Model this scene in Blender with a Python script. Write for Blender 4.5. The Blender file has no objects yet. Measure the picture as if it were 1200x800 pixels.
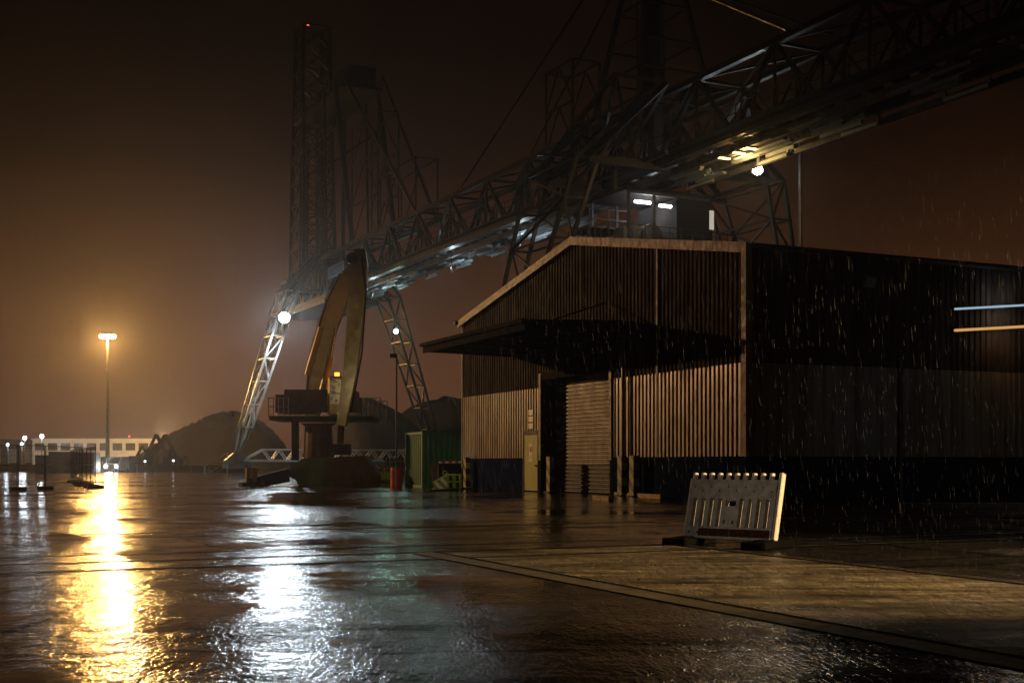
import bpy, bmesh, math, random
from mathutils import Vector, Matrix
R = random.Random(11)
SC = bpy.context.scene
COL = SC.collection
FPX, HZ, CAMH = 1466.0, 542.0, 1.2          # focal length and horizon of the photograph, eye height
X3, Y3, Z3 = Vector((1, 0, 0)), Vector((0, 1, 0)), Vector((0, 0, 1))

def P(px, py, Y): return Vector(((px - 600) / FPX * Y, Y, CAMH + (HZ - py) / FPX * Y))
def G(px, py):
    Y = FPX * CAMH / (py - HZ)
    return Vector(((px - 600) / FPX * Y, Y, 0))
_k = (-70 - 600) / FPX
EV = Vector((_k, 1, 0)).normalized()         # long direction of the crane bridge and the shed's gable
EU = Vector((EV.y, -EV.x, 0))
def F(u, v, z=0.0): return EU * u + EV * v + Vector((0, 0, z))
def v_at(u, px):
    k = (px - 600) / FPX
    return u * (EU.x - k * EU.y) / (k * EV.y - EV.x)
def u_at(v, px):
    k = (px - 600) / FPX
    return v * (EV.x - k * EV.y) / (k * EU.y - EU.x)

# ------------------------------------------------------------------ mesh builder
class MB:
    def __init__(s): s.v, s.f = [], []
    def add(s, vs, fs):
        n = len(s.v); s.v += [Vector(x) for x in vs]; s.f += [[i + n for i in f] for f in fs]; return s
    def box(s, c, size, ax=(X3, Y3, Z3)):
        c = Vector(c); a, b, d = [Vector(ax[i]) * size[i] * .5 for i in range(3)]
        vs = [c + a * i + b * j + d * k for k in (-1, 1) for j in (-1, 1) for i in (-1, 1)]
        return s.add(vs, [(0, 2, 3, 1), (4, 5, 7, 6), (0, 1, 5, 4), (2, 6, 7, 3), (0, 4, 6, 2), (1, 3, 7, 5)])
    def bevel_box(s, c, size, ax=(X3, Y3, Z3), b=.02):
        # box with chamfered edges (8 corners cut into 3 points each)
        c = Vector(c); h = [size[i] * .5 for i in range(3)]
        bm = bmesh.new(); bmesh.ops.create_cube(bm, size=1)
        for vv in bm.verts: vv.co = Vector((vv.co.x * size[0], vv.co.y * size[1], vv.co.z * size[2]))
        bmesh.ops.bevel(bm, geom=bm.edges[:], offset=b, segments=1, affect='EDGES')
        bm.verts.index_update()
        vs = [c + ax[0] * q.co.x + ax[1] * q.co.y + ax[2] * q.co.z for q in bm.verts]
        fs = [[q.index for q in f.verts] for f in bm.faces]
        bm.free(); return s.add(vs, fs)
    def fbox(s, u0, u1, v0, v1, z0, z1):
        return s.box(F((u0 + u1) / 2, (v0 + v1) / 2, (z0 + z1) / 2), (abs(u1 - u0), abs(v1 - v0), abs(z1 - z0)), (EU, EV, Z3))
    def bar(s, p, q, w, h=None):
        p, q = Vector(p), Vector(q); h = h or w
        d = q - p; L = d.length
        if L < 1e-6: return s
        d /= L
        up = Z3 if abs(d.z) < .95 else EU
        a = d.cross(up).normalized(); b = a.cross(d).normalized()
        return s.box((p + q) / 2, (L, w, h), (d, a, b))
    def tube(s, p, q, r, n=8, r2=None, cap=True):
        p, q = Vector(p), Vector(q); r2 = r if r2 is None else r2
        d = (q - p).normalized(); up = Z3 if abs(d.z) < .95 else X3
        a = d.cross(up).normalized(); b = a.cross(d)
        vs = []
        for c, rr in ((p, r), (q, r2)):
            for i in range(n):
                t = 2 * math.pi * i / n; vs.append(c + (a * math.cos(t) + b * math.sin(t)) * rr)
        fs = [(i, (i + 1) % n, n + (i + 1) % n, n + i) for i in range(n)]
        if cap: fs += [tuple(range(n))[::-1], tuple(range(n, 2 * n))]
        return s.add(vs, fs)
    def path(s, pts, r, n=6):
        for i in range(len(pts) - 1): s.tube(pts[i], pts[i + 1], r, n)
        return s
    def prism(s, ring, ext):
        ring = [Vector(x) for x in ring]; ext = Vector(ext); n = len(ring)
        vs = ring + [x + ext for x in ring]
        fs = [tuple(range(n))[::-1], tuple(range(n, 2 * n))] + [(i, (i + 1) % n, n + (i + 1) % n, n + i) for i in range(n)]
        return s.add(vs, fs)
    def lathe(s, c, prof, n=20):
        c = Vector(c); vs = []; m = len(prof)
        for r, z in prof:
            for i in range(n):
                t = 2 * math.pi * i / n; vs.append(c + Vector((r * math.cos(t), r * math.sin(t), z)))
        fs = [(j * n + i, j * n + (i + 1) % n, (j + 1) * n + (i + 1) % n, (j + 1) * n + i) for j in range(m - 1) for i in range(n)]
        fs += [tuple(range(n))[::-1], tuple(range((m - 1) * n, m * n))]
        return s.add(vs, fs)
    def lattice(s, A, B, n, w, b, diag='zig'):
        """square lattice between four corner points A and four corner points B"""
        A = [Vector(x) for x in A]; B = [Vector(x) for x in B]
        for i in range(4): s.bar(A[i], B[i], w)
        for i in range(4):
            j = (i + 1) % 4
            for k in range(n):
                t0, t1 = k / n, (k + 1) / n
                a0, a1 = A[i].lerp(B[i], t0), A[i].lerp(B[i], t1)
                b0, b1 = A[j].lerp(B[j], t0), A[j].lerp(B[j], t1)
                s.bar(a0, b0, b)
                if diag == 'x': s.bar(a0, b1, b); s.bar(b0, a1, b)
                elif (k + i) % 2: s.bar(a0, b1, b)
                else: s.bar(b0, a1, b)
            s.bar(B[i], B[j], b)
        return s
    def build(s, name, m, parent=None, loc=None, smooth=False):
        org = ORG[parent.name] if parent is not None else Vector(loc if loc is not None else (0, 0, 0))
        me = bpy.data.meshes.new(name)
        me.from_pydata([tuple(x - org) for x in s.v], [], s.f)
        me.materials.append(m)
        bm = bmesh.new(); bm.from_mesh(me); bmesh.ops.recalc_face_normals(bm, faces=bm.faces[:]); bm.to_mesh(me); bm.free()
        if smooth:
            for p in me.polygons: p.use_smooth = True
        o = bpy.data.objects.new(name, me); COL.objects.link(o)
        if parent is not None: o.parent = parent
        else: o.location = org
        ORG[o.name] = org
        return o
ORG = {}

def thing(name, label, cat, loc, group=None):
    o = bpy.data.objects.new(name, None); COL.objects.link(o); o.location = loc; o.empty_display_size = .2
    o['label'] = label; o['category'] = cat
    if group: o['group'] = group
    ORG[o.name] = Vector(loc); return o
def tag(o, label, cat, group=None):
    o['label'] = label; o['category'] = cat
    if group: o['group'] = group
    return o
def kind(o, k, label=None):
    o['kind'] = k
    if label: o['label'] = label
    return o
def dup(o, parent=None):
    c = o.copy(); COL.objects.link(c); c.parent = parent
    for ch in [x for x in COL.objects if x.parent == o]: dup(ch, c)
    return c
def lamp(name, typ, loc, energy, color, parent=None, radius=.3, target=None, angle=90, blend=.5):
    d = bpy.data.lights.new(name, typ); d.energy = energy; d.color = color; d.shadow_soft_size = radius
    if typ == 'SPOT': d.spot_size = math.radians(angle); d.spot_blend = blend
    o = bpy.data.objects.new(name, d); COL.objects.link(o)
    loc = Vector(loc)
    if target is not None: o.rotation_euler = (Vector(target) - loc).to_track_quat('-Z', 'Y').to_euler()
    if parent is not None: o.parent = parent; o.location = loc - ORG[parent.name]
    else: o.location = loc
    return o

# ------------------------------------------------------------------ materials
def nodes(m):
    m.use_nodes = True; nt = m.node_tree; nt.nodes.clear()
    out = nt.nodes.new('ShaderNodeOutputMaterial'); b = nt.nodes.new('ShaderNodeBsdfPrincipled')
    nt.links.new(b.outputs[0], out.inputs[0]); return nt, b
def N(nt, t, **kw):
    n = nt.nodes.new(t)
    for k, v in kw.items():
        if k in n.inputs: n.inputs[k].default_value = v
        else: setattr(n, k, v)
    return n
def noise(nt, vec, scale, detail=4, rough=.55):
    n = N(nt, 'ShaderNodeTexNoise'); n.inputs['Scale'].default_value = scale; n.inputs['Detail'].default_value = detail
    n.inputs['Roughness'].default_value = rough
    nt.links.new(vec, n.inputs['Vector']); return n.outputs['Fac']
def ramp(nt, fac, *stops):
    r = N(nt, 'ShaderNodeValToRGB'); e = r.color_ramp.elements
    while len(e) < len(stops): e.new(.5)
    for i, (p, c) in enumerate(stops):
        e[i].position = p; e[i].color = c if len(c) == 4 else (*c, 1)
    nt.links.new(fac, r.inputs[0]); return r.outputs[0]
def g(v): return (v, v, v, 1)
def math_n(nt, op, a, b):
    n = N(nt, 'ShaderNodeMath', operation=op)
    for i, x in enumerate((a, b)):
        if isinstance(x, (int, float)): n.inputs[i].default_value = x
        else: nt.links.new(x, n.inputs[i])
    return n.outputs[0]
def mat(name, c, rough=.5, metal=0., c2=None, scale=2., bump=0., bscale=30., coat=0., stretch=None, spec=.5, runs=0.):
    """weathered surface: two tones in uneven patches, uneven gloss, a little bump"""
    m = bpy.data.materials.new(name); nt, b = nodes(m)
    geo = N(nt, 'ShaderNodeTexCoord'); vec = geo.outputs['Object']
    if stretch:
        mp = N(nt, 'ShaderNodeMapping'); mp.inputs['Scale'].default_value = stretch; nt.links.new(vec, mp.inputs[0]); vec2 = mp.outputs[0]
    else: vec2 = vec
    c2 = c2 or tuple(x * .55 for x in c)
    f = noise(nt, vec2, scale, 6, .65)
    nt.links.new(ramp(nt, f, (.38, c), (.68, c2)), b.inputs['Base Color'])
    nt.links.new(ramp(nt, noise(nt, vec, scale * 3, 3), (.3, g(max(rough - .12, .04))), (.7, g(min(rough + .15, 1)))), b.inputs['Roughness'])
    if runs:
        mr = N(nt, 'ShaderNodeMapping'); mr.inputs['Scale'].default_value = (2.6, 2.6, .16); nt.links.new(vec, mr.inputs[0])
        st = ramp(nt, noise(nt, mr.outputs[0], 1.0, 6, .75), (.40, (1 - runs, (1 - runs) * .86, (1 - runs) * .74)), (.56, (1.05, 1.05, 1.05)))
        mm = N(nt, 'ShaderNodeMix', data_type='RGBA', blend_type='MULTIPLY'); mm.inputs['Factor'].default_value = 1
        src = b.inputs['Base Color'].links[0].from_socket
        nt.links.new(src, mm.inputs['A']); nt.links.new(st, mm.inputs['B']); nt.links.new(mm.outputs['Result'], b.inputs['Base Color'])
    b.inputs['Metallic'].default_value = metal; b.inputs['Coat Weight'].default_value = coat; b.inputs['Coat Roughness'].default_value = .12
    b.inputs['Specular IOR Level'].default_value = spec
    if bump:
        bp = N(nt, 'ShaderNodeBump'); bp.inputs['Strength'].default_value = bump; bp.inputs['Distance'].default_value = .01
        nt.links.new(noise(nt, vec, bscale, 4), bp.inputs['Height']); nt.links.new(bp.outputs[0], b.inputs['Normal'])
    return m
def emit(name, c, s):
    m = bpy.data.materials.new(name); m.use_nodes = True; nt = m.node_tree; nt.nodes.clear()
    o = N(nt, 'ShaderNodeOutputMaterial'); e = N(nt, 'ShaderNodeEmission'); e.inputs[0].default_value = (*c, 1); e.inputs[1].default_value = s
    nt.links.new(e.outputs[0], o.inputs[0]); return m

def asphalt(name, dark, light, r_dry, r_wet, wet_lo, wet_hi, seed, bump, grain=70., stain=None, cracks=False):
    m = bpy.data.materials.new(name); nt, b = nodes(m)
    geo = N(nt, 'ShaderNodeNewGeometry')
    mp = N(nt, 'ShaderNodeMapping'); mp.inputs['Location'].default_value = (seed, seed * 1.7, 0); nt.links.new(geo.outputs['Position'], mp.inputs[0])
    v = mp.outputs[0]
    big = noise(nt, v, .16, 7, .62); mid = noise(nt, v, .9, 6, .62); 
    mg = N(nt, 'ShaderNodeMapping'); mg.inputs['Scale'].default_value = (1, .27, 1); nt.links.new(v, mg.inputs[0])
    fine = noise(nt, mg.outputs[0], grain, 2, .6); med = noise(nt, mg.outputs[0], 9., 4, .6)
    pud = math_n(nt, 'ADD', math_n(nt, 'MULTIPLY', big, .62), math_n(nt, 'MULTIPLY', mid, .38))
    wet = ramp(nt, pud, (wet_lo, g(0)), (wet_hi, g(1)))
    nt.links.new(ramp(nt, math_n(nt, 'ADD', math_n(nt, 'MULTIPLY', med, .5), math_n(nt, 'MULTIPLY', fine, .5)), (.35, dark), (.65, light)), b.inputs['Base Color'])
    if stain:
        ms = N(nt, 'ShaderNodeMapping'); ms.inputs['Rotation'].default_value = (0, 0, math.radians(-24)); ms.inputs['Scale'].default_value = (.35, 1.6, 1); nt.links.new(v, ms.inputs[0])
        st = ramp(nt, noise(nt, ms.outputs[0], 1.5, 7, .7), (.38, g(stain)), (.62, g(1.1)))
        mm = N(nt, 'ShaderNodeMix', data_type='RGBA', blend_type='MULTIPLY'); mm.inputs['Factor'].default_value = 1
        src = b.inputs['Base Color'].links[0].from_socket
        nt.links.new(src, mm.inputs['A']); nt.links.new(st, mm.inputs['B']); nt.links.new(mm.outputs['Result'], b.inputs['Base Color'])
    rr = N(nt, 'ShaderNodeMix', data_type='FLOAT'); rr.inputs['A'].default_value = r_dry; rr.inputs['B'].default_value = r_wet
    nt.links.new(wet, rr.inputs['Factor'])
    rg = math_n(nt, 'ADD', rr.outputs['Result'], math_n(nt, 'MULTIPLY', math_n(nt, 'SUBTRACT', med, .5), .16))
    nt.links.new(rg, b.inputs['Roughness'])
    if cracks:
        wv = N(nt, 'ShaderNodeVectorMath', operation='ADD'); wn = N(nt, 'ShaderNodeTexNoise'); wn.inputs['Scale'].default_value = .7; wn.inputs['Detail'].default_value = 5
        nt.links.new(v, wn.inputs['Vector']); nt.links.new(v, wv.inputs[0]); nt.links.new(wn.outputs['Color'], wv.inputs[1])
        vo = N(nt, 'ShaderNodeTexVoronoi', feature='DISTANCE_TO_EDGE'); vo.inputs['Scale'].default_value = .13; nt.links.new(wv.outputs[0], vo.inputs['Vector'])
        crk = ramp(nt, vo.outputs['Distance'], (.002, g(0)), (.007, g(1)))
        patch = N(nt, 'ShaderNodeTexVoronoi', feature='F1'); patch.inputs['Scale'].default_value = .09; nt.links.new(v, patch.inputs['Vector'])
        tone = ramp(nt, patch.outputs['Color'], (.2, g(.6)), (.8, g(1.25)))
        mm = N(nt, 'ShaderNodeMix', data_type='RGBA', blend_type='MULTIPLY'); mm.inputs['Factor'].default_value = 1
        m2 = N(nt, 'ShaderNodeMix', data_type='RGBA', blend_type='MULTIPLY'); m2.inputs['Factor'].default_value = 1
        src = b.inputs['Base Color'].links[0].from_socket
        nt.links.new(src, mm.inputs['A']); nt.links.new(tone, mm.inputs['B']); nt.links.new(mm.outputs['Result'], m2.inputs['A']); nt.links.new(crk, m2.inputs['B'])
        nt.links.new(m2.outputs['Result'], b.inputs['Base Color'])
    dry = math_n(nt, 'SUBTRACT', 1.06, wet)
    h = math_n(nt, 'ADD', math_n(nt, 'MULTIPLY', fine, .008), math_n(nt, 'ADD', math_n(nt, 'MULTIPLY', med, .016), math_n(nt, 'MULTIPLY', mid, .03)))
    bp = N(nt, 'ShaderNodeBump'); bp.inputs['Distance'].default_value = 1.0
    nt.links.new(math_n(nt, 'MULTIPLY', dry, bump), bp.inputs['Strength']); nt.links.new(h, bp.inputs['Height'])
    nt.links.new(bp.outputs[0], b.inputs['Normal'])
    b.inputs['IOR'].default_value = 1.3
    mk = N(nt, 'ShaderNodeMapping'); mk.inputs['Rotation'].default_value = (0, 0, math.radians(-24)); mk.inputs['Scale'].default_value = (.10, .55, 1); nt.links.new(v, mk.inputs[0])
    grit = math_n(nt, 'ADD', math_n(nt, 'MULTIPLY', noise(nt, mk.outputs[0], 1.0, 8, .68), .7), math_n(nt, 'MULTIPLY', mid, .3))
    sl_ = ramp(nt, grit, (.45, g(.015)), (.58, g(.52)))
    nt.links.new(math_n(nt, 'MULTIPLY', sl_, crk) if cracks else sl_, b.inputs['Specular IOR Level'])
    return m

M = {}
M['asphalt'] = asphalt('wet_asphalt', (.012, .011, .01, 1), (.05, .045, .04, 1), .18, .07, .475, .575, 3.0, .85, 33., None, True)
M['slab'] = asphalt('wet_concrete', (.06, .05, .036, 1), (.30, .25, .175, 1), .36, .16, .50, .64, 9.0, 1.0, 42., .16)
M['groove'] = mat('rail_groove', (.004, .004, .004), .95, spec=.05)
M['rail'] = mat('rail_steel', (.10, .085, .07), .45, .6, bump=.3)
M['kerb'] = mat('kerb_concrete', (.10, .08, .055), .6, c2=(.04, .033, .024), scale=3, bump=.3)
M['yellow_kerb'] = mat('yellow_kerb', (.5, .4, .08), .6, c2=(.2, .16, .05), scale=4)
M['steel'] = mat('crane_steel', (.014, .012, .0105), .42, .0, c2=(.010, .007, .005), scale=.9, bump=.15, spec=.35)
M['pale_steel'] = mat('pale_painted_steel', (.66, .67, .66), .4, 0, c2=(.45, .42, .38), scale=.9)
M['deck'] = mat('crane_deck', (.10, .10, .10), .35, .3, c2=(.04, .03, .025), scale=1.2)
M['dark'] = mat('dark_steel', (.012, .011, .010), .6, .0, spec=.25)
M['upper'] = mat('upper_cladding', (.062, .047, .036), .75, 0., c2=(.038, .028, .021), scale=.5, stretch=(1, 1, .15), spec=.08, runs=.5)
M['lower'] = mat('lower_cladding', (.36, .32, .27), .4, .15, c2=(.25, .21, .165), scale=.6, stretch=(1, 1, .12), runs=.42)
M['plinth'] = mat('blue_plinth', (.010, .018, .06), .9, c2=(.007, .010, .03), scale=1.2, bump=.2, spec=.0)
M['roofing'] = mat('roofing', (.06, .055, .05), .4, .2)
M['trim'] = mat('pale_trim', (.24, .21, .18), .6, 0, c2=(.12, .10, .08), scale=2, bump=.1)
M['shutter'] = mat('shutter_slats', (.24, .205, .17), .5, 0, c2=(.16, .13, .10), scale=.8, runs=.3)
M['shutter_low'] = mat('shutter_low_slats', (.03, .028, .028), .55)
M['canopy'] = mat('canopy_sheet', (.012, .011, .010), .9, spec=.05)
M['soot'] = mat('dark_paint', (.010, .009, .008), .9, spec=.05)
M['yellow_door'] = mat('yellow_door', (.30, .33, .008), .55, c2=(.22, .23, .008), scale=3)
M['white'] = mat('white_paint', (.75, .75, .72), .45, c2=(.55, .52, .48), scale=6)
M['black'] = mat('black_paint', (.012, .012, .012), .5)
M['red'] = mat('red_paint', (.4, .02, .012), .4, c2=(.25, .02, .012), scale=3)
M['green'] = mat('green_container', (.03, .15, .05), .5, c2=(.025, .07, .025), scale=.7, bump=.15)
M['green2'] = mat('green_base', (.02, .08, .02), .5, c2=(.012, .04, .012), scale=.8)
M['lime'] = mat('lime_paint', (.35, .5, .03), .45)
M['machine'] = mat('machine_yellow', (.5, .33, .015), .38, c2=(.36, .21, .015), scale=1.1, coat=.3)
M['rust'] = mat('rusty_steel', (.1, .045, .018), .65, .2, c2=(.05, .022, .01), scale=2.5, bump=.3)
M['chrome'] = mat('piston_rod', (.6, .58, .55), .15, 1.)
M['glass'] = mat('cab_glass', (.015, .02, .02), .06, c2=(.012, .015, .015), coat=.5)
M['concrete'] = mat('grey_concrete', (.13, .12, .1), .6, c2=(.07, .06, .05), scale=3, bump=.4)
M['facade'] = mat('pale_facade', (.8, .72, .58), .7, c2=(.66, .57, .45), scale=.3)
M['window'] = mat('dark_window', (.05, .045, .04), .2, c2=(.08, .06, .05), scale=.2)
M['coal'] = mat('coal', (.012, .010, .008), .85, c2=(.007, .006, .005), scale=.6, bump=.6, bscale=3)
M['plastic'] = mat('barrier_plastic', (.72, .69, .64), .3, c2=(.42, .39, .35), scale=9, bump=.08, coat=.25)
M['peg'] = mat('barrier_white', (.78, .74, .68), .4, c2=(.55, .5, .44), scale=12)
M['brown_reflection'] = mat('painted_reflection', (.10, .045, .02), .18, c2=(.06, .028, .014), scale=8, coat=.6)
M['rubber'] = mat('recycled_rubber', (.005, .005, .005), .95, bump=.4, spec=.05)
M['galv'] = mat('galvanised_tube', (.13, .125, .12), .4, .5)
M['blue_steel'] = mat('blue_grey_paint', (.32, .37, .4), .4, .1, c2=(.2, .22, .23), scale=1.3)
M['sodium'] = emit('sodium_lens', (1, .62, .22), 60)
M['flood'] = emit('cool_flood_lens', (.85, .95, 1), 90)
M['flood_green'] = emit('mercury_lens', (.45, 1, .8), 14)
M['tube'] = emit('fluorescent_tube', (.95, .97, 1), 9)
M['amber'] = emit('amber_lens', (1, .55, .12), 16)
M['white_far'] = emit('distant_white_lens', (.9, .97, 1), 8)
M['red_far'] = emit('red_beacon', (1, .08, .06), 3)
M['warm_far'] = emit('distant_warm_lens', (1, .72, .4), 12)
M['head'] = emit('headlamp_lens', (.95, 1, .97), 25)
M['trail_blue'] = emit('cool_trail', (.55, .8, 1), .55)
M['trail_orange'] = emit('orange_trail', (1, .5, .15), .65)
M['window_lit'] = emit('lit_window', (1, .88, .7), .45)
M['beacon'] = emit('beacon_lens', (1, .45, .05), 3)

def stripes(name, a, b, scale, axis):
    m = bpy.data.materials.new(name); nt, bs = nodes(m)
    tc = N(nt, 'ShaderNodeTexCoord'); mp = N(nt, 'ShaderNodeVectorMath', operation='DOT_PRODUCT'); mp.inputs[1].default_value = axis
    nt.links.new(tc.outputs['Object'], mp.inputs[0])
    f = math_n(nt, 'FRACT', math_n(nt, 'MULTIPLY', mp.outputs['Value'], scale), 0)
    nt.links.new(ramp(nt, f, (.49, a), (.51, b)), bs.inputs['Base Color']); bs.inputs['Roughness'].default_value = .4
    return m
SQ = .7071
M['hazard'] = stripes('hazard_stripes', (.27, .29, .015), (.012, .012, .012), 2.6, tuple(EV * -SQ + Z3 * SQ))
M['hazard_small'] = stripes('hazard_stripes_small', (.62, .55, .03), (.012, .012, .012), 3.3, (SQ, 0, SQ))
M['tape'] = stripes('red_white_tape', (.7, .68, .62), (.45, .02, .02), 3.2, (1, 0, 0))

# ------------------------------------------------------------------ ground
def sheet(pts, z=0.):
    b = MB(); b.add([(p.x, p.y, z) for p in pts], [tuple(range(len(pts)))]); return b
kind(sheet([Vector(p) for p in ((-900, -60, 0), (900, -60, 0), (900, 1500, 0), (-900, 1500, 0))]).build('ground', M['asphalt']), 'structure', 'wet black asphalt yard with puddles')
UA, UB, VE = 6.0, 9.68, 15.55
kind(sheet([F(UA, -25), F(UB + .25, -25), F(UB + .25, VE), F(UA, VE)], .005).build('concrete_strip', M['slab']), 'structure', 'pale wet concrete strip along the crane rail')
def strip(name, a, b, w, m, z):
    d = (b - a).normalized(); n = Vector((-d.y, d.x, 0)) * (w / 2)
    return kind(sheet([a - n, b - n, b + n, a + n], z).build(name, m), 'structure')
# crane rail slots in the concrete strip (along the bridge)
strip('rail_slot', F(UA + .03, -25), F(UA + .03, VE), .07, M['groove'], .010)
strip('rail_slot_edge', F(UA - .17, -25), F(UA - .17, VE + .1), .30, M['kerb'], .009)
strip('rail_slot', F(UB, -25), F(UB, VE), .06, M['groove'], .010)
strip('rail_slot', F(UB + .16, -25), F(UB + .16, VE), .05, M['groove'], .010)
strip('rail_head', F(UB + .08, -25), F(UB + .08, VE), .07, M['rail'], .012)
# yard tracks crossing in front of the shed
for i, (v, w) in enumerate(((14.55, .075), (15.75, .075), (16.95, .07), (21.9, .07), (20.6, .05))):
    strip('track_groove', F(-60, v), F(60, v), w, M['groove'], .007)
    if i in (0, 1, 3): strip('track_rail', F(-60, v + .085), F(60, v + .085), .07, M['rail'], .008)

# ------------------------------------------------------------------ shed
C0 = G(875, 588); U0 = C0.dot(EU); V0 = C0.dot(EV); V1 = v_at(U0, 544)
EAVE, RIDGE, JOINT, PLINTH, LEN = 7.75, 9.75, 4.22, 1.40, 62.
VM = (V0 + V1) / 2
def roof_z(v): return EAVE + (RIDGE - EAVE) * (1 - abs(v - VM) / (VM - V0))
shed = thing('storage_shed', 'dark corrugated metal shed with pale lower cladding and a blue base', 'shed', F(U0, V0))
DV0, DV1 = v_at(U0, 717), v_at(U0, 636); DTOP = 4.85
YV0, YV1 = v_at(U0, 632.5), v_at(U0, 616.5); YTOP = 2.42
def clad(a0, a1, axis_pt, out, zlo, zhi, pitch=.25, depth=.042):
    """trapezoid corrugated sheet from a0 to a1 along a wall; zlo/zhi are functions of the position"""
    b = MB(); n = max(1, round((a1 - a0) / pitch)); p = (a1 - a0) / n; prof = []
    for i in range(n):
        s = a0 + i * p
        prof += [(s, 0), (s + .38 * p, 0), (s + .5 * p, depth), (s + .88 * p, depth)]
    prof.append((a1, 0))
    vs, fs = [], []
    for s, d in prof:
        q = axis_pt(s) + out * d
        vs += [q + Z3 * zlo(s), q + Z3 * zhi(s)]
    for i in range(len(prof) - 1): fs.append((2 * i, 2 * i + 2, 2 * i + 3, 2 * i + 1))
    return b.add(vs, fs)
gpt = lambda v: F(U0, v); gout = -EU
spt = lambda u: F(u, V0); sout = -EV
K = lambda z: (lambda s: z)
# gable: upper sheets, lower sheets left and right of the doors
up = MB()
for a, b_, zl in ((V0 + .12, DV0, JOINT), (DV0, DV1, DTOP), (DV1, V1, JOINT)):
    c = clad(a, b_, gpt, gout, K(zl), roof_z); up.add(c.v, c.f)
up.build('upper_cladding', M['upper'], shed)
lo = MB()
for a, b_, zl in ((V0 + .12, DV0 - .15, PLINTH), (DV1 + .15, YV0 - .08, PLINTH), (YV0 - .08, YV1 + .08, YTOP + .1), (YV1 + .08, V1, PLINTH)):
    clad(a, b_, lambda v: F(U0 - .012, v), gout, K(zl), K(JOINT + .05)).build('lower_cladding', M['lower'], shed)
# long side wall
clad(U0 + .12, U0 + LEN, spt, sout, K(JOINT), K(EAVE)).build('upper_cladding', M['upper'], shed)
clad(U0 + .12, U0 + LEN, lambda u: F(u, V0 - .012), sout, K(PLINTH), K(JOINT + .05)).build('lower_cladding', M['lower'], shed)
pl = MB()
for a, b_ in ((V0 - .05, DV0 - .15), (DV1 + .15, YV0 - .08), (YV1 + .08, V1)): MB().fbox(U0 - .10, U0 + .25, a, b_, 0, PLINTH).build('plinth', M['plinth'], shed)
MB().fbox(U0 + .252, U0 + LEN, V0 - .10, V0 + .2, 0, PLINTH).build('plinth', M['plinth'], shed)
MB().fbox(U0 + .2, U0 + LEN, V1 - .2, V1, 0, EAVE - .1).build('rear_wall', M['upper'], shed)
MB().fbox(U0 + LEN, U0 + LEN + .2, V0, V1, 0, EAVE - .1).build('end_wall', M['upper'], shed)
# roof: two thin sloping slabs
for s in (-1, 1):
    ve = VM + s * (VM - V0 + .3); ze = roof_z(VM + s * (VM - V0)) - .05
    MB().prism([F(U0 - .15, ve, ze + .03), F(U0 - .15, VM, RIDGE + .05), F(U0 - .15, VM, RIDGE + .17), F(U0 - .15, ve, ze + .15)], EU * (LEN + .3)).build('roof', M['roofing'], shed)
    MB().prism([F(U0 - .24, ve, ze - .14), F(U0 - .24, VM, RIDGE - .12), F(U0 - .24, VM, RIDGE + .20), F(U0 - .24, ve, ze + .18)], EU * .085).build('barge_board', M['trim'], shed)
MB().tube(F(U0 - .1, V0 - .4, EAVE + .02), F(U0 + LEN, V0 - .4, EAVE + .02), .09, 8).build('gutter', M['dark'], shed)
MB().tube(F(U0 - .35, V1 + .35, EAVE + .05), F(U0 + 20, V1 + .35, EAVE + .05), .1, 8).build('gutter', M['dark'], shed)
MB().fbox(U0 - .11, U0 + .12, V0 - .11, V0 + .13, PLINTH, EAVE - .03).build('corner_trim', M['trim'], shed)
MB().fbox(U0 - .10, U0 + .1, V1, V1 + .08, 0, EAVE - .1).build('corner_trim', M['trim'], shed)
vs_ = v_at(U0, 772); MB().fbox(U0 - .085, U0 - .06, vs_ - .05, vs_ + .05, PLINTH, roof_z(vs_) - .1).build('seam_cover', M['trim'], shed)
vs_ = v_at(U0, 683); MB().fbox(U0 - .085, U0 - .06, vs_ - .04, vs_ + .04, 6.3, roof_z(vs_) - .1).build('seam_cover', M['upper'], shed)
# roller door in a deep opening
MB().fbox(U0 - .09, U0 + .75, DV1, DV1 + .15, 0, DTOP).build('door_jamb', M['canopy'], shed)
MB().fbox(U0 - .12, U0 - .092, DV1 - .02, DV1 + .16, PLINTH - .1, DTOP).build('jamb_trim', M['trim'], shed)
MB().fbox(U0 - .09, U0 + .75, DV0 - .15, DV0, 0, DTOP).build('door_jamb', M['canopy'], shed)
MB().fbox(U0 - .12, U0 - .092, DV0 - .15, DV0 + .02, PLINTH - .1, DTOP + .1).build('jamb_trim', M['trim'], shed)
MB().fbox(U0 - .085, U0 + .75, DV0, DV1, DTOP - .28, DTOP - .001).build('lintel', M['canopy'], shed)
def shutter(z0, z1):
    b = MB(); h = .155; z = z0
    prof = []
    while z < z1 - .05:
        prof += [(0, z), (-.045, z + .03), (-.045, z + .085), (0, z + h - .02)]; z += h
    prof.append((0, z))
    vs = []
    for d, zz in prof: vs += [F(U0 + .62 + d, DV0 + .02, zz), F(U0 + .62 + d, DV1 - .02, zz)]
    return b.add(vs, [(2 * i, 2 * i + 1, 2 * i + 3, 2 * i + 2) for i in range(len(prof) - 1)])
rd = shutter(1.12, DTOP - .2).build('roller_door', M['shutter'], shed)
b = shutter(.02, 1.10); b.build('lower_slats', M['shutter_low'], rd)  # lowest slats in a darker tone than the rest
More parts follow.
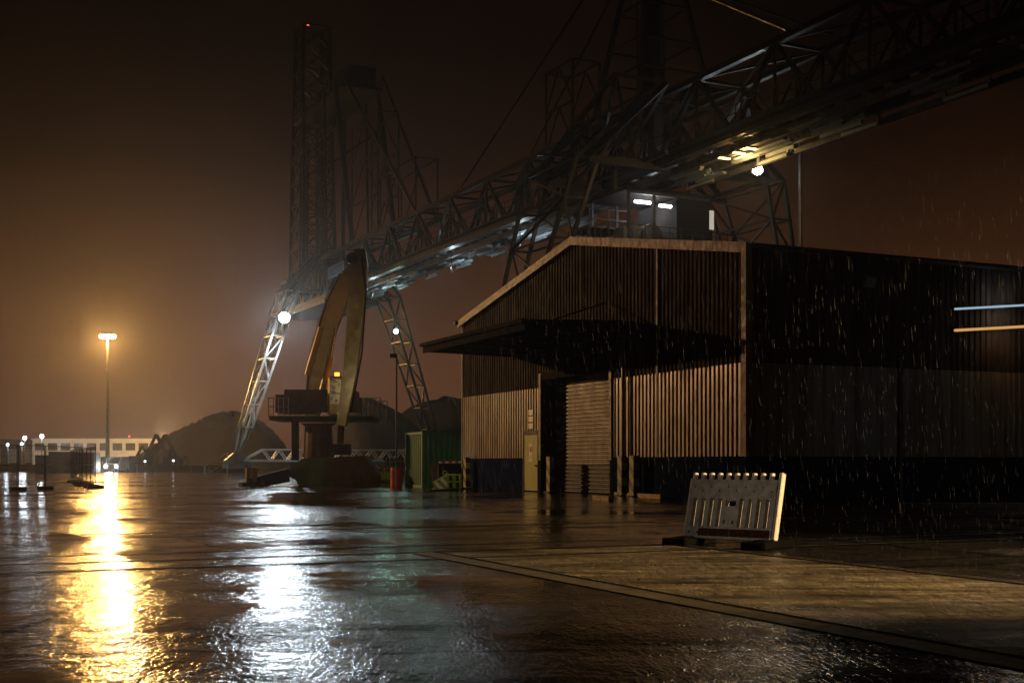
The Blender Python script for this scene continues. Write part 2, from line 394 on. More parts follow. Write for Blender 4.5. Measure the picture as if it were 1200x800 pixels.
# canopy over the door
CV0, CV1, CP = v_at(U0, 736), v_at(U0, 600), 4.1
cn = MB().prism([F(U0 - .1, CV0, 5.9), F(U0 - CP, CV0, 5.98), F(U0 - CP, CV0, 6.16), F(U0 - .1, CV0, 6.3)], EV * (CV1 - CV0)).build('canopy', M['canopy'], shed)
b = MB()
for i in range(7):
    v = CV0 + .1 + (CV1 - CV0 - .2) * i / 6; b.bar(F(U0 - .1, v, 5.82), F(U0 - CP + .05, v, 5.90), .10, .16)
b.bar(F(U0 - CP + .05, CV0, 5.88), F(U0 - CP + .05, CV1, 5.88), .09, .2); b.build('canopy_beam', M['soot'], cn)
MB().bar(F(U0 - CP - .07, CV0 - .05, 6.1), F(U0 - CP - .07, CV1 + .05, 6.1), .12, .14).build('canopy_gutter', M['soot'], cn)
va = v_at(U0, 714)
for vv in (va, CV1 - 1.2): MB().bar(F(U0 - .12, vv, 7.1), F(U0 - 2.6, vv, 6.26), .06).build('tie_rod', M['soot'], cn)
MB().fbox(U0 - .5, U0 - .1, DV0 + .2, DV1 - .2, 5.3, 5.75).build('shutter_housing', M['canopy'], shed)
vd = v_at(U0, 736.5)
MB().tube(F(U0 - .22, vd, .05), F(U0 - .22, vd, 5.9), .07, 8).build('downpipe', M['galv'], shed)
for sgn in (0, 1): pass
ud = u_at(V0 - .2, 1056)
MB().tube(F(ud, V0 - .2, .05), F(ud, V0 - .2, 4.6), .065, 8).build('downpipe', M['galv'], shed)
# side wall flood lamp without light
us = u_at(V0 - .5, 1016)
fl = MB().box(F(us, V0 - .62, 6.9), (.42, .12, .34), (EU, (EV + Z3 * .5).normalized(), (Z3 - EV * .5).normalized())).build('wall_floodlight', M['blue_steel'], shed)
MB().bar(F(us, V0, 6.6), F(us, V0 - .6, 6.85), .05).build('bracket', M['galv'], fl)
# yellow personnel door
yd = MB().fbox(U0 - .09, U0 - .03, YV0, YV1, .05, YTOP - .06).build('door', M['yellow_door'], shed)
b = MB(); b.fbox(U0 - .12, U0 + .0, YV0 - .08, YV0, 0, YTOP + .04); b.fbox(U0 - .12, U0, YV1, YV1 + .08, 0, YTOP + .04); b.fbox(U0 - .12, U0, YV0, YV1, YTOP - .06, YTOP + .1)
b.build('door_frame', M['dark'], yd)
ym = (YV0 + YV1) / 2
MB().fbox(U0 - .098, U0 - .0905, ym - .17, ym + .17, 1.25, 1.98).build('notice', M['white'], yd)
b = MB(); ring = [F(U0 - .104, ym + math.cos(t) * .13, 1.76 + math.sin(t) * .15) for t in [i * math.pi / 8 for i in range(16)]]; b.prism(ring, EU * .005)
b.build('notice_symbol', M['red'], yd)
b = MB()
for i in range(4): b.fbox(U0 - .104, U0 - .0985, ym - .12, ym + .12, 1.32 + i * .06, 1.335 + i * .06)
b.build('notice_lines', M['black'], yd)
MB().fbox(U0 - .15, U0 - .09, YV0 + .08, YV0 + .2, 1.05, 1.12).build('handle', M['dark'], yd)
for i in range(3):
    MB().fbox(U0 - .1, U0 - .075, ym - .22, ym + .22, 2.62 + i * .28, 2.84 + i * .28).build('wall_plate', M['white'], shed)

# bollards with hazard stripes beside the door and at the corner
def bollard(px, out, lab, h=1.45):
    p = F(U0 - out, v_at(U0 - out, px)); t = thing('hazard_bollard', lab, 'bollard', p, 'striped bollards along the shed front')
    MB().box(p + Z3 * (h / 2), (.22, .30, h), (EU, EV, Z3)).build('post', M['hazard'], t)
    MB().box(p + Z3 * .03, (.4, .44, .06), (EU, EV, Z3)).build('base_plate', M['dark'], t)
bollard(743, .4, 'yellow and black striped bollard right of the roller door beside the downpipe')
bollard(729, .4, 'striped bollard just left of the downpipe, right of the roller door')
bollard(645, .3, 'striped bollard in the dark opening left of the roller door')
bollard(547, .4, 'yellow and black striped post at the far left corner of the shed')
def kerb_piece(px0, py0, px1, py1, lab, m, h=.14, nm='low_kerb'):
    a, b_ = G(px0, py0), G(px1, py1); o = MB().bar(a + Z3 * h / 2, b_ + Z3 * h / 2, .16, h).build(nm, m, loc=a); return tag(o, lab, 'kerb', 'low kerbs around the shed')
kerb_piece(722, 581, 776, 584, 'yellow kerb on the ground right of the roller door', M['yellow_kerb'])
kerb_piece(697, 585, 716, 587, 'short yellow kerb in front of the roller door', M['yellow_kerb'])
kerb_piece(1055, 595, 1330, 595, 'long low kerb along the dark side wall', M['kerb'])
kerb_piece(500, 576, 543, 573, 'pale kerb below the yellow striped buffer', M['kerb'], .08)

# two vehicle light trails, built as slim tube lamps added before the wall
for px0, py0, px1, py1, m, lab in ((1119, 362, 1300, 352, M['trail_blue'], 'cool white light trail built as a slim tube, upper of two before the dark shed wall'), (1119, 387, 1300, 377, M['trail_orange'], 'orange light trail built as a slim tube, lower of two before the dark shed wall')):
    uA, uB = u_at(V0 - .5, px0), u_at(V0 - .5, px1)
    a = F(uA, V0 - .5); b_ = F(uB, V0 - .5)
    a.z = CAMH + (HZ - py0) / FPX * a.y; b_.z = CAMH + (HZ - py1) / FPX * b_.y
    t = thing('trail_tube', lab, 'lamp', a, 'light trails built as tubes before the side wall')
    MB().tube(a, b_, .035 if m is M['trail_blue'] else .045, 8).build('tube', m, t)
    MB().bar(a + EV * .09, b_ + EV * .09, .07, .12).build('trail_backing', M['dark'], t)  # backing and brackets added to carry the trail tubes
    for q in (.05, .95):
        s = a.lerp(b_, q); MB().bar(s, s + EV * .5, .03).build('bracket', M['dark'], t)
    lamp('tube_light', 'POINT', a.lerp(b_, .3) - EV * .12, 14 if m is M['trail_blue'] else 16, (.6, .82, 1) if m is M['trail_blue'] else (1, .55, .2), t, .1)

# ------------------------------------------------------------------ gantry crane
EV_SHED, EU_SHED = EV.copy(), EU.copy()
EV = Vector(((-125 - 600) / FPX, 1, 0)).normalized(); EU = Vector((EV.y, -EV.x, 0))     # the bridge runs at a slight angle to the shed
CU, BW, PW, ZB, ZT = 48.4, 1.8, 3.0, 21.5, 26.0
crane = thing('gantry_crane', 'huge dark lattice bridge crane spanning over the shed on two portals', 'crane', F(CU, 110))
VB0, VB1 = 2., v_at(CU, 357)
VPL, VPR = v_at(CU, 400), v_at(CU, 765)
# bridge: four chords with Warren bracing
b = MB(); nodes_v = []
v = VB1
while v > VB0: nodes_v.append(v); v -= 8.
for s in (-1, 1):
    u = CU + s * BW
    b.bar(F(u, VB0, ZB), F(u, VB1, ZB), .45, .75)
    b.bar(F(u, VB0, ZT), F(u, VB1, ZT), .38, .38)
br = b.build('bridge_chord', M['steel'], crane)
b = MB()
for i in range(len(nodes_v) - 1):
    va_, vb_ = nodes_v[i], nodes_v[i + 1]; vm = (va_ + vb_) / 2
    for s in (-1, 1):
        u = CU + s * BW
        b.bar(F(u, va_, ZB), F(u, vm, ZT), .24); b.bar(F(u, vm, ZT), F(u, vb_, ZB), .24)
        b.bar(F(u, vm, ZT), F(u, vm, ZB), .15)
        b.bar(F(u, (va_ + vm) / 2, ZB), F(u, (va_ + vm) / 2, (ZB + ZT) / 2), .12); b.bar(F(u, (vb_ + vm) / 2, ZB), F(u, (vb_ + vm) / 2, (ZB + ZT) / 2), .12)
        b.bar(F(u, (va_ + vm) / 2, (ZB + ZT) / 2), F(u, vm, ZB), .12); b.bar(F(u, (vb_ + vm) / 2, (ZB + ZT) / 2), F(u, vm, ZB), .12)
    b.bar(F(CU - BW, vm, ZT), F(CU + BW, vm, ZT), .2)
    if i < len(nodes_v) - 2:
        b.bar(F(CU - BW, vm, ZT), F(CU + BW, vm - 8, ZT), .13); b.bar(F(CU + BW, vm, ZT), F(CU - BW, vm - 8, ZT), .13)
    b.bar(F(CU - BW, vm, ZT), F(CU, vm - 2, ZB), .12); b.bar(F(CU + BW, vm, ZT), F(CU, vm + 2, ZB), .12)
b.build('bridge_lattice', M['steel'], crane)
# underside: cross beams, deck plates, trolley rails, hanging brackets
b = MB(); v = VB0
while v < VB1:
    b.bar(F(CU - BW, v, ZB - .15), F(CU + BW, v, ZB - .15), .22, .4); v += 2.0
b.build('cross_beam', M['deck'], crane)
b = MB()
for u in (CU - .8, CU + .9): b.bar(F(u, VB0, ZB - .55), F(u, VB1, ZB - .55), .35, .5)
b.bar(F(CU + BW + .1, VB0, ZB - .95), F(CU + BW + .1, VPR - 3, ZB - .95), .25, .35)
b.bar(F(CU - BW - .35, VB0, ZB - .2), F(CU - BW - .35, VB1 - 10, ZB - .2), .12, .3)
b.build('trolley_rail', M['deck'], crane)
v = VB1 - 6
while v > VB0 + 2:
    b = MB()
    # clusters of hanging boxes and plates
    for k in range(8):
        uu = CU - 1.5 + R.random() * 3.2; vv = v - R.random() * 3.5; w = .12 + R.random() * .28
        b.box(F(uu, vv, ZB - .7 - R.random() * .3), (w, 1.2 + R.random() * 2.6, .1 + R.random() * .18), (EU, EV, Z3))
    b.bar(F(CU + 1.6, v, ZB - .3), F(CU + 1.6, v, ZB - 1.1), .14); b.bar(F(CU + 1.6, v - 3, ZB - .3), F(CU + 1.6, v - 3, ZB - 1.1), .14)
    b.bar(F(CU + 1.6, v, ZB - 1.1), F(CU + 1.6, v - 3, ZB - 1.1), .28, .2)
    b.build('cable_bracket', M['blue_steel'], crane)
    v -= 8.0
b = MB(); v = VB0
while v < VB1 - 12:
    b.bar(F(CU - BW - .8, v, ZB + .35), F(CU - BW - .8, v, ZB + 1.45), .05); v += 2.
for z in (.9, 1.45): b.bar(F(CU - BW - .8, VB0, ZB + z), F(CU - BW - .8, VB1 - 12, ZB + z), .05)
b.fbox(CU - BW - .85, CU - BW - .23, VB0, VB1 - 12, ZB + .25, ZB + .33)
b.build('walkway', M['dark'], crane)
# portals
def leg(vp, side, spread_v, kn_u, ft_u, m_up, m_lo, zk=21.3, ft_z=2.3, split=None):
    u1, u0 = CU + side * kn_u, CU + side * ft_u
    top = [F(u1 - .8, vp - spread_v, zk), F(u1 + .8, vp - spread_v, zk), F(u1 + .8, vp + spread_v, zk), F(u1 - .8, vp + spread_v, zk)]
    t = .84; um = u1 + (u0 - u1) * t; zm = zk + (ft_z - zk) * t; sv = spread_v * .55
    mid = [F(um - .55, vp - sv, zm), F(um + .55, vp - sv, zm), F(um + .55, vp + sv, zm), F(um - .55, vp + sv, zm)]
    foot = [F(u0 - .12, vp - .15, ft_z), F(u0 + .12, vp - .15, ft_z), F(u0 + .12, vp + .15, ft_z), F(u0 - .12, vp + .15, ft_z)]
    b = MB().lattice(top, mid, 6, .24, .13)
    for i in range(4): b.bar(mid[i], foot[i], .24)
    lg = b.build('portal_leg', m_lo, crane)
    b = MB(); hi = CU + side * PW
    for sv_ in (-spread_v, spread_v):
        b.bar(F(u1 + side * .8, vp + sv_, zk), F(hi, vp + sv_ * .9, ZT), .3); b.bar(F(u1 - side * .8, vp + sv_, zk), F(hi, vp + sv_ * .9, ZT), .22)
        b.bar(F(u1, vp + sv_, zk), F(hi, vp + sv_, ZB), .28); b.bar(F(u1, vp + sv_, zk + 1.8), F(hi, vp - sv_, ZB), .15)
        b.bar(F(u1, vp + sv_, zk), F(hi, vp - sv_ * .9, ZT - 1), .15)
    b.build('knee_frame', m_up, lg)
    # wheel bogie
    bg = MB(); q = F(u0, vp)
    bg.prism([F(u0 - 1.7, vp - .45, .55), F(u0 + 1.7, vp - .45, .55), F(u0 + 1.5, vp - .45, 1.5), F(u0 + .5, vp - .45, 2.35), F(u0 - .5, vp - .45, 2.35), F(u0 - 1.5, vp - .45, 1.5)], EV * .9)
    bo = bg.build('bogie', M['blue_steel'], crane)
    for d in (-1.1, 1.1):
        w = MB().tube(F(u0 + d, vp - .2, .4), F(u0 + d, vp + .2, .4), .4, 16); w.build('wheel', M['dark'], bo)
    return lg
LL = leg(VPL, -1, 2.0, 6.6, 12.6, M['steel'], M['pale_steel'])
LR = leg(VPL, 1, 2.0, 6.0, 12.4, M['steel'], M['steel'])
RL = leg(VPR, -1, 3.6, 7.4, 13.0, M['steel'], M['steel'])
RR = leg(VPR, 1, 3.6, 8.0, 13.2, M['steel'], M['steel'])
# pale tie truss close to the ground between the left portal's feet
b = MB(); ua, ub = CU - 12, CU + 12; nn = 10
for vv in (VPL - .5, VPL + .5):
    b.bar(F(ua, vv, 1.45), F(ub, vv, 1.45), .28); b.bar(F(ua + 2.4, vv, 2.75), F(ub - 2.4, vv, 2.75), .2)
    b.bar(F(ua, vv, 1.45), F(ua + 2.4, vv, 2.75), .2); b.bar(F(ub, vv, 1.45), F(ub - 2.4, vv, 2.75), .2)
    for i in range(nn):
        s0 = ua + 2.4 + (ub - ua - 4.8) * i / nn; s1 = ua + 2.4 + (ub - ua - 4.8) * (i + 1) / nn; sm = (s0 + s1) / 2
        b.bar(F(s0, vv, 2.75), F(sm, vv, 1.45), .13); b.bar(F(sm, vv, 1.45), F(s1, vv, 2.75), .13)
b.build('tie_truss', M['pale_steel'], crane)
# left tower
VT = v_at(CU, 366)
b = MB(); r0, r1 = 2.4, 1.7
cr = lambda r, z: [F(CU - r, VT - r, z), F(CU + r, VT - r, z), F(CU + r, VT + r, z), F(CU - r, VT + r, z)]
b.lattice(cr(r0, 20), cr(r1, 57), 13, .42, .16, 'x')
b.lattice(cr(1.1, 20), cr(.9, 46), 12, .3, .12)
b.build('tower', M['steel'], crane)
ve = v_at(CU, 424); ZP = 45.5
b = MB().fbox(CU - 2.6, CU + 2.6, ve, VT, ZP - 1.2, ZP - .9); b.fbox(CU - 1.6, CU + 1.6, ve - .3, ve + 3, ZP - .9, ZP + 1.3)
for s in (-2.6, 2.6):
    for z in (ZP - .3, ZP + .3): b.bar(F(CU + s, ve, z), F(CU + s, VT, z), .07)
    for i in range(8): vv = ve + (VT - ve) * i / 7; b.bar(F(CU + s, vv, ZP - .9), F(CU + s, vv, ZP + .3), .07)
    b.bar(F(CU + s, ve + 2, ZP - 5.5), F(CU + s, VT, ZP - 5.5), .2)
b.build('tower_platform', M['dark'], crane)
vf = v_at(CU, 438)
for s in (-2.6, 2.6):
    b = MB(); b.bar(F(CU + s, ve + 2, ZP), F(CU + s, vf, ZT), .5); b.bar(F(CU + s, ve + 6, ZP), F(CU + s, ve + 5, ZT), .25)
    b.bar(F(CU + s, VT - 5, ZP), F(CU + s, VT - 4.5, ZT), .4)
    b.build('tower_strut', M['steel'], crane)
b = MB(); vl = ve + 8
for s in (-.25, .25): b.bar(F(CU - 2.7 + s, vl, ZT), F(CU - 2.7 + s, vl, ZP), .07)
z = ZT
while z < ZP: b.bar(F(CU - 2.95, vl, z), F(CU - 2.45, vl, z), .05); z += .45
b.build('ladder', M['dark'], crane)
for s in (-1, 1):
    MB().tube(F(CU + s * 2.6, ve, ZP + .5), F(CU + s * BW, v_at(CU + s * BW, 500 + s * 12), ZT), .16, 6).build('stay', M['steel'], crane)
# thin gallery frames on the bridge
b = MB()
def frame_rect(v0, v1, z0, z1, nx, nz):
    for s in (-1.2, 1.2):
        for i in range(nx + 1): vv = v0 + (v1 - v0) * i / nx; b.bar(F(CU + s, vv, z0), F(CU + s, vv, z1), .14)
        for j in range(nz + 1):
            zz = z0 + (z1 - z0) * j / nz; b.bar(F(CU + s, v0, zz), F(CU + s, v1, zz), .14)
            if j < nz:
                z2 = z0 + (z1 - z0) * (j + 1) / nz; vm = (v0 + v1) / 2
                b.bar(F(CU + s, v0, zz), F(CU + s, vm, z2), .1); b.bar(F(CU + s, vm, z2), F(CU + s, v1, zz), .1)
for fa_ in ((v_at(CU, 455), v_at(CU, 424), ZT, 39.5, 1, 3), (v_at(CU, 500), v_at(CU, 458), ZT, 32.0, 1, 1), (v_at(CU, 687), v_at(CU, 655), ZT, 32.5, 1, 2)):
    b = MB(); frame_rect(*fa_); b.bar(F(CU - 1.2, fa_[0], fa_[3]), F(CU + 1.2, fa_[0], fa_[3]), .1); b.bar(F(CU - 1.2, fa_[1], fa_[3]), F(CU + 1.2, fa_[1], fa_[3]), .1)
    b.build('gallery_frame', M['steel'], crane)
# end machinery under the tower
b = MB().fbox(CU - 3.3, CU + 3.3, v_at(CU, 412), v_at(CU, 357), 19.9, 20.6)
b.lattice([F(CU - 3.2, v_at(CU, 415), 20.6), F(CU + 3.2, v_at(CU, 415), 20.6), F(CU + 3.2, v_at(CU, 415), 24.4), F(CU - 3.2, v_at(CU, 415), 24.4)],
          [F(CU - 3.2, v_at(CU, 358), 20.6), F(CU + 3.2, v_at(CU, 358), 20.6), F(CU + 3.2, v_at(CU, 358), 24.4), F(CU - 3.2, v_at(CU, 358), 24.4)], 6, .4, .22, 'x')
b.fbox(CU - 2.4, CU + 2.4, v_at(CU, 404), v_at(CU, 366), 20.62, 22.8)
b.build('end_platform', M['dark'], crane)
vs0, vs1 = v_at(CU - 3.6, 403), v_at(CU - 3.6, 386)
b = MB()
for z0, z1 in ((22.2, 22.35), (23.4, 23.55)): b.fbox(CU - 3.75, CU - 3.6, vs0, vs1, z0, z1)
for i in range(8): vv = vs0 + (vs1 - vs0) * i / 7; b.fbox(CU - 3.75, CU - 3.6, vv - .08, vv + .08, 22.35, 23.4)
b.build('outlined_panel', M['blue_steel'], crane)
# pylon over the right portal
b = MB(); ZA = 41.
for s in (-1, 1):
    for t in (-1, 1): b.bar(F(CU + s * PW, VPR + t * 3., ZT), F(CU + s * .5, VPR + t * .4, ZA), .28)
b.tube(F(CU, VPR, ZB), F(CU, VPR, ZA), .75, 10)
for z in (28.4, 30.6, 33.2, 36.4):
    f = (z - ZT) / (ZA - ZT); us_ = PW + (.5 - PW) * f; vs2 = 3 + (.4 - 3) * f
    for t in (-1, 1): b.bar(F(CU - us_, VPR + t * vs2, z), F(CU + us_, VPR + t * vs2, z), .12)
    for s in (-1, 1): b.bar(F(CU + s * us_, VPR - vs2, z), F(CU + s * us_, VPR + vs2, z), .12)
b.build('pylon', M['steel'], crane)
b = MB()
for s in (-.2, .2): b.bar(F(CU - 1.1 + s, VPR, ZT), F(CU - 1.1 + s, VPR, ZA), .06)
z = ZT
while z < ZA: b.bar(F(CU - 1.3, VPR, z), F(CU - .9, VPR, z), .045); z += .45
b.build('ladder', M['dark'], crane)
for s in (-1, 1):
    MB().tube(F(CU + s * .5, VPR, ZA), F(CU + s * 2.5, v_at(CU, 570), ZT), .09, 6).build('stay', M['steel'], crane)
    MB().tube(F(CU + s * .5, VPR, ZA), F(CU + s * 2.5, VPR - 38, ZT), .11, 6).build('stay', M['steel'], crane)
    MB().tube(F(CU + s * .5, VPR, ZA - 5), F(CU + s * 2.5, VPR - 18, ZT), .11, 6).build('stay', M['steel'], crane)
# heavy transition frames around the right portal
b = MB()
for s in (-1, 1):
    u = CU + s * (PW + .1)
    b.bar(F(CU - PW, VPR + s * 3., ZT + .1), F(CU + PW, VPR + s * 3., ZT + .1), .3); b.bar(F(CU - PW, VPR + s * 3., ZB), F(CU + PW, VPR + s * 3., ZB), .3); b.bar(F(u, VPR - 6.5, ZT), F(u, VPR + 6.5, ZT), .22); b.bar(F(u, VPR - 6.5, ZB), F(u, VPR + 6.5, ZB), .3)
    for t in (-1, 1):
        b.bar(F(CU + s * 7.4, VPR + t * 3.6, 21.3), F(u, VPR + t * 6.5, ZT), .32); b.bar(F(u, VPR + t * 6.5, ZT), F(u, VPR, ZB), .26)
        b.bar(F(u, VPR + t * 6.5, ZT), F(u, VPR, ZT + 2.4), .28); b.bar(F(u, VPR, ZT + 2.4), F(u, VPR + t * 2.5, ZB), .2)
        b.bar(F(CU + s * 7.4, VPR + t * 3.6, 21.3), F(CU + s * 7.4, VPR - t * 3.6, 21.3), .3)
    b.bar(F(-s * 7.4 + CU, VPR + s * 3.6, 21.2), F(s * 7.4 + CU, VPR + s * 3.6, 21.2), .45)
b.build('portal_frame', M['steel'], crane)
# machine house below the bridge at the right portal
VH = VPR - 2.
hu0, hu1 = u_at(VH - 2.3, 742), u_at(VH - 2.3, 829); hz0, hz1 = 15.9, 19.3
mh = MB().fbox(hu0 - 2., hu1 + 1.6, VH - 2.6, VH + 3., hz0 - .3, hz0).build('machine_house', M['dark'], crane)
b = MB().fbox(hu0 - .6, hu1 + .5, VH - 2.2, VH + 2.8, hz1, hz1 + .25)
b.build('roof', M['soot'], mh)
b = MB()
for i in range(4):
    uu = hu0 - .3 + (hu1 - hu0) * i / 3
    for vv in (VH - 2.2, VH + 2.6): b.bar(F(uu, vv, hz0), F(uu, vv, hz1), .16)
for s in (0, 1): b.bar(F(hu0 + s * (hu1 - hu0), VH, hz1), F(hu0 + s * (hu1 - hu0), VH, ZB), .2)
b.bar(F(hu0 - .3, VH + 2.6, hz0 + .1), F(hu0 - .3 + (hu1 - hu0), VH + 2.6, hz0 + .1), .14)
b.bar(F(hu0 - .3, VH - 2.2, hz0 + .1), F(hu0 - .3, VH + 2.6, hz0 + .1), .14); b.bar(F(hu0 - .3, VH - 2.2, hz1 - .1), F(hu0 - .3 + (hu1 - hu0), VH - 2.2, hz1 - .1), .14)
b.build('frame', M['dark'], mh)
b = MB(); b.fbox(hu1 - 2.4, hu1 + .4, VH - 2.3, VH - 2.15, hz0, hz1 - .2); b.fbox(hu1 - 2.5, hu1 - 2.35, VH - 2.3, VH + 2.6, hz0, hz1 - .2)
b.build('side_panel', M['soot'], mh)
for i in range(2): MB().tube(F(u_at(VH - 1.6, (744, 773)[i]), VH - 1.6, hz1 - .55 - .1 * i), F(u_at(VH - 1.6, (762, 797)[i]), VH - 1.6, hz1 - .55 - .1 * i), .11, 8).build('light_tube', M['tube'], mh)
b = MB().fbox(hu1 + .15, hu1 + .5, VH - 2.36, VH - 2.31, hz0 + 1.3, hz0 + 2.6)
b.build('window', M['window_lit'], mh)
b = MB()
for (uu0, vv0, uu1, vv1) in ((hu0 - 2, VH - 2.5, hu1 + 1.5, VH - 2.5), (hu0 - 2, VH - 2.5, hu0 - 2, VH + 3), (hu1 + 1.5, VH - 2.5, hu1 + 1.5, VH + 3)):
    p, q = F(uu0, vv0, hz0), F(uu1, vv1, hz0); n = max(2, int((q - p).length / .9))
    for i in range(n + 1): c = p.lerp(q, i / n); b.bar(c, c + Z3 * 1.1, .05)
    for z in (.4, .75, 1.1): b.bar(p + Z3 * z, q + Z3 * z, .045)
b.build('railing', M['dark'], mh)
b = MB()
b.box(F(hu0 + 1.2, VH + .3, hz0 + .7), (1.6, 1.4, 1.4), (EU, EV, Z3)); b.tube(F(hu0 + 2.6, VH - .6, hz0 + .9), F(hu0 + 2.6, VH + 1.6, hz0 + .9), .8, 14)
b.box(F(hu0 + 4, VH + .3, hz0 + .6), (1., 1.2, 1.2), (EU, EV, Z3)); b.build('winch', M['steel'], mh)
b = MB()
for s in range(5): b.bar(F(hu0 - 2 + s * 1.9, VH - 2.6, hz0 - .4), F(hu0 - .5 + s * 1.9, VH + 3, hz0 - .7), .15, .3)
b.bar(F(hu0 - 2, VH - 2.6, hz0 - .3), F(hu0 + 3, VH, hz0 - 1.2), .2); b.bar(F(hu1 + 1.6, VH - 2.6, hz0 - .3), F(hu0 + 3, VH, hz0 - 1.2), .2)
b.build('floor_beam', M['rust'], mh)
# lower gallery left of the house
b = MB(); gu0, gu1 = u_at(VPR, 678), u_at(VPR, 722)
b.fbox(gu0, gu1, VPR - 1.5, VPR + 1.5, 17.2, 17.35)
for uu in (gu0, (gu0 + gu1) / 2, gu1): b.bar(F(uu, VPR - 1.5, 17.3), F(uu, VPR - 1.5, 18.5), .06); b.bar(F(uu, VPR - 1.5, 17.3), F(uu, VPR - 1.5, 14.4), .07)
for z in (17.8, 18.5): b.bar(F(gu0, VPR - 1.5, z), F(gu1, VPR - 1.5, z), .06)
b.build('gallery', M['dark'], crane)

def flood(px, py, v=None, Y=None, m=None, r=.3, light=None, col=(1, 1, 1), typ='POINT', target=None, angle=150, name='floodlight', depth=.3):
    if Y is None:
        u_ = u_at(v, px); Y = F(u_, v).y
    p = P(px, py, Y)
    h = MB().tube(p + Y3 * .06, p + Y3 * (.06 + depth), r * 1.15, 12, r * .7).build(name, M['dark'], crane)
    MB().tube(p, p + Y3 * .05, r, 14).build('lens', m, h)
    MB().bar(p + Y3 * .2, p + Y3 * .2 + Z3 * (r + .5), .07).build('bracket', M['dark'], h)
    if light: lamp(name + '_light', typ, p - Y3 * .25, light, col, crane, radius=r, target=target, angle=angle, blend=.25)
    return p
COOL = (.80, .93, 1.0); SOD = (1.0, .50, .13); WARM = (1.0, .66, .33); GAB = (1.0, .50, .22)
pf = flood(333, 372, VPL - 2.6, m=M['flood'], r=.62, light=10500, col=COOL, typ='SPOT', target=(-25, 131, 0), angle=128)
pf2 = flood(464, 388, VPL - 2.6, m=M['flood_green'], r=.3, light=450, col=(.45, 1, .78), typ='POINT')
flood(394, 343, v_at(CU - 3, 394), m=M['white_far'], r=.3)
flood(888, 199, VPR - 6.0, m=M['flood'], r=.34, light=130, col=COOL)
flood(829, 184, VPR - 4.2, m=M['white_far'], r=.16, light=200, col=COOL)
va = VPR - 9
for px, py in ((849, 153), (866, 149), (880, 145)):
    p = F(CU - 1.2, v_at(CU - 1.2, px), ZB - .95)
    h = MB().box(p, (.9, .3, .12), (EU, EV, Z3)).build('underside_lamp', M['dark'], crane)
    MB().box(p - Z3 * .09, (.8, .24, .05), (EU, EV, Z3)).build('lens', M['amber'], h)
    va -= 1.2
lamp('underside_light', 'POINT', F(CU - .2, v_at(CU - .2, 872), ZB - 1.7), 620, (1, .6, .18), crane, .3)
lamp('house_light', 'POINT', F((hu0 + hu1) / 2 - .6, VH - .4, hz1 - .9), 480, (.95, .97, 1), crane, .3)
# cool lamps added under the bridge to brighten the hangers
for px in (447, 540, 622):
    vv = v_at(CU, px); p = F(CU - 1, vv, ZB - 2.2)
    h = MB().box(p + Z3 * .1, (.3, .3, .12), (EU, EV, Z3)).build('underside_lamp', M['dark'], crane)
    MB().bar(p + Z3 * .1, F(CU - 1, vv, ZB - .3), .05).build('bracket', M['dark'], h)
    lamp('underside_light', 'POINT', p + Z3 * .35, 420, (.75, .93, 1.), crane, .12)
MB().tube(P(361, 30, F(CU, VT).y), P(361, 30, F(CU, VT).y) + Z3 * .25, .14, 8).build('obstruction_light', M['red_far'], crane)

EV, EU = EV_SHED, EU_SHED
# ------------------------------------------------------------------ sodium mast in view
LY = 190.
lp = P(126, 392, LY); lb = Vector((lp.x, lp.y, 0))
mast = thing('lamp_mast', 'tall lamp mast with a glaring orange sodium light', 'lamp mast', lb)
MB().tube(lb, lb + Z3 * lp.z, .34, 10, .14).build('pole', M['galv'], mast)
b = MB(); b.tube(lp - Z3 * .1, lp + Z3 * .25, 1.0, 14); b.build('crown', M['dark'], mast)
b = MB()
for i in range(6):
    t = i * math.pi / 3; c = lp + Vector((math.cos(t) * .8, math.sin(t) * .8, -.25)); b.lathe(c - Z3 * .3, [(.12, 0), (.42, .1), (.45, .4), (.2, .55)], 10)
b.build('luminaire', M['sodium'], mast)
lamp('sodium_light', 'POINT', lp - Z3 * .75, 85000, SOD, mast, radius=.7)

# sodium mast outside the frame that lights the gable, and one beside the yard on the right
gl = Vector((-46, 78, 14.5))
mast2 = thing('lamp_mast', 'lamp mast with one sodium floodlight standing outside the picture to the left', 'lamp mast', (gl.x, gl.y, 0))
MB().tube((gl.x, gl.y, 0), (gl.x, gl.y, gl.z + .2), .2, 10, .1).build('pole', M['galv'], mast2)
MB().box(gl + Vector((-.2, .2, .1)), (.5, .5, .4)).build('luminaire', M['dark'], mast2)
lamp('gable_light', 'SPOT', gl + Vector((.3, -.2, 0)), 42000, GAB, mast2, radius=.25, target=(1.5, 48, 4.), angle=34, blend=.3)
lamp('handler_light', 'SPOT', gl + Vector((.3, -.3, -.1)), 16000, (1, .66, .2), mast2, radius=.25, target=(-7.5, 63, 5.), angle=30, blend=.6)
rl = Vector((14.5, 11., 5.2))
mast3 = thing('lamp_mast', 'low lamp post standing outside the picture on the right', 'lamp mast', (rl.x, rl.y, 0))
MB().tube((rl.x, rl.y, 0), (rl.x, rl.y, rl.z + .2), .09, 10, .07).build('pole', M['galv'], mast3)
MB().box(rl + Vector((.25, -.05, .1)), (.4, .3, .25)).build('luminaire', M['dark'], mast3)
lamp('yard_light', 'SPOT', rl + Vector((-.1, 0, -.1)), 17000, (1., .66, .30), mast3, radius=.12, target=(5.2, 14.6, 0), angle=58, blend=.7)

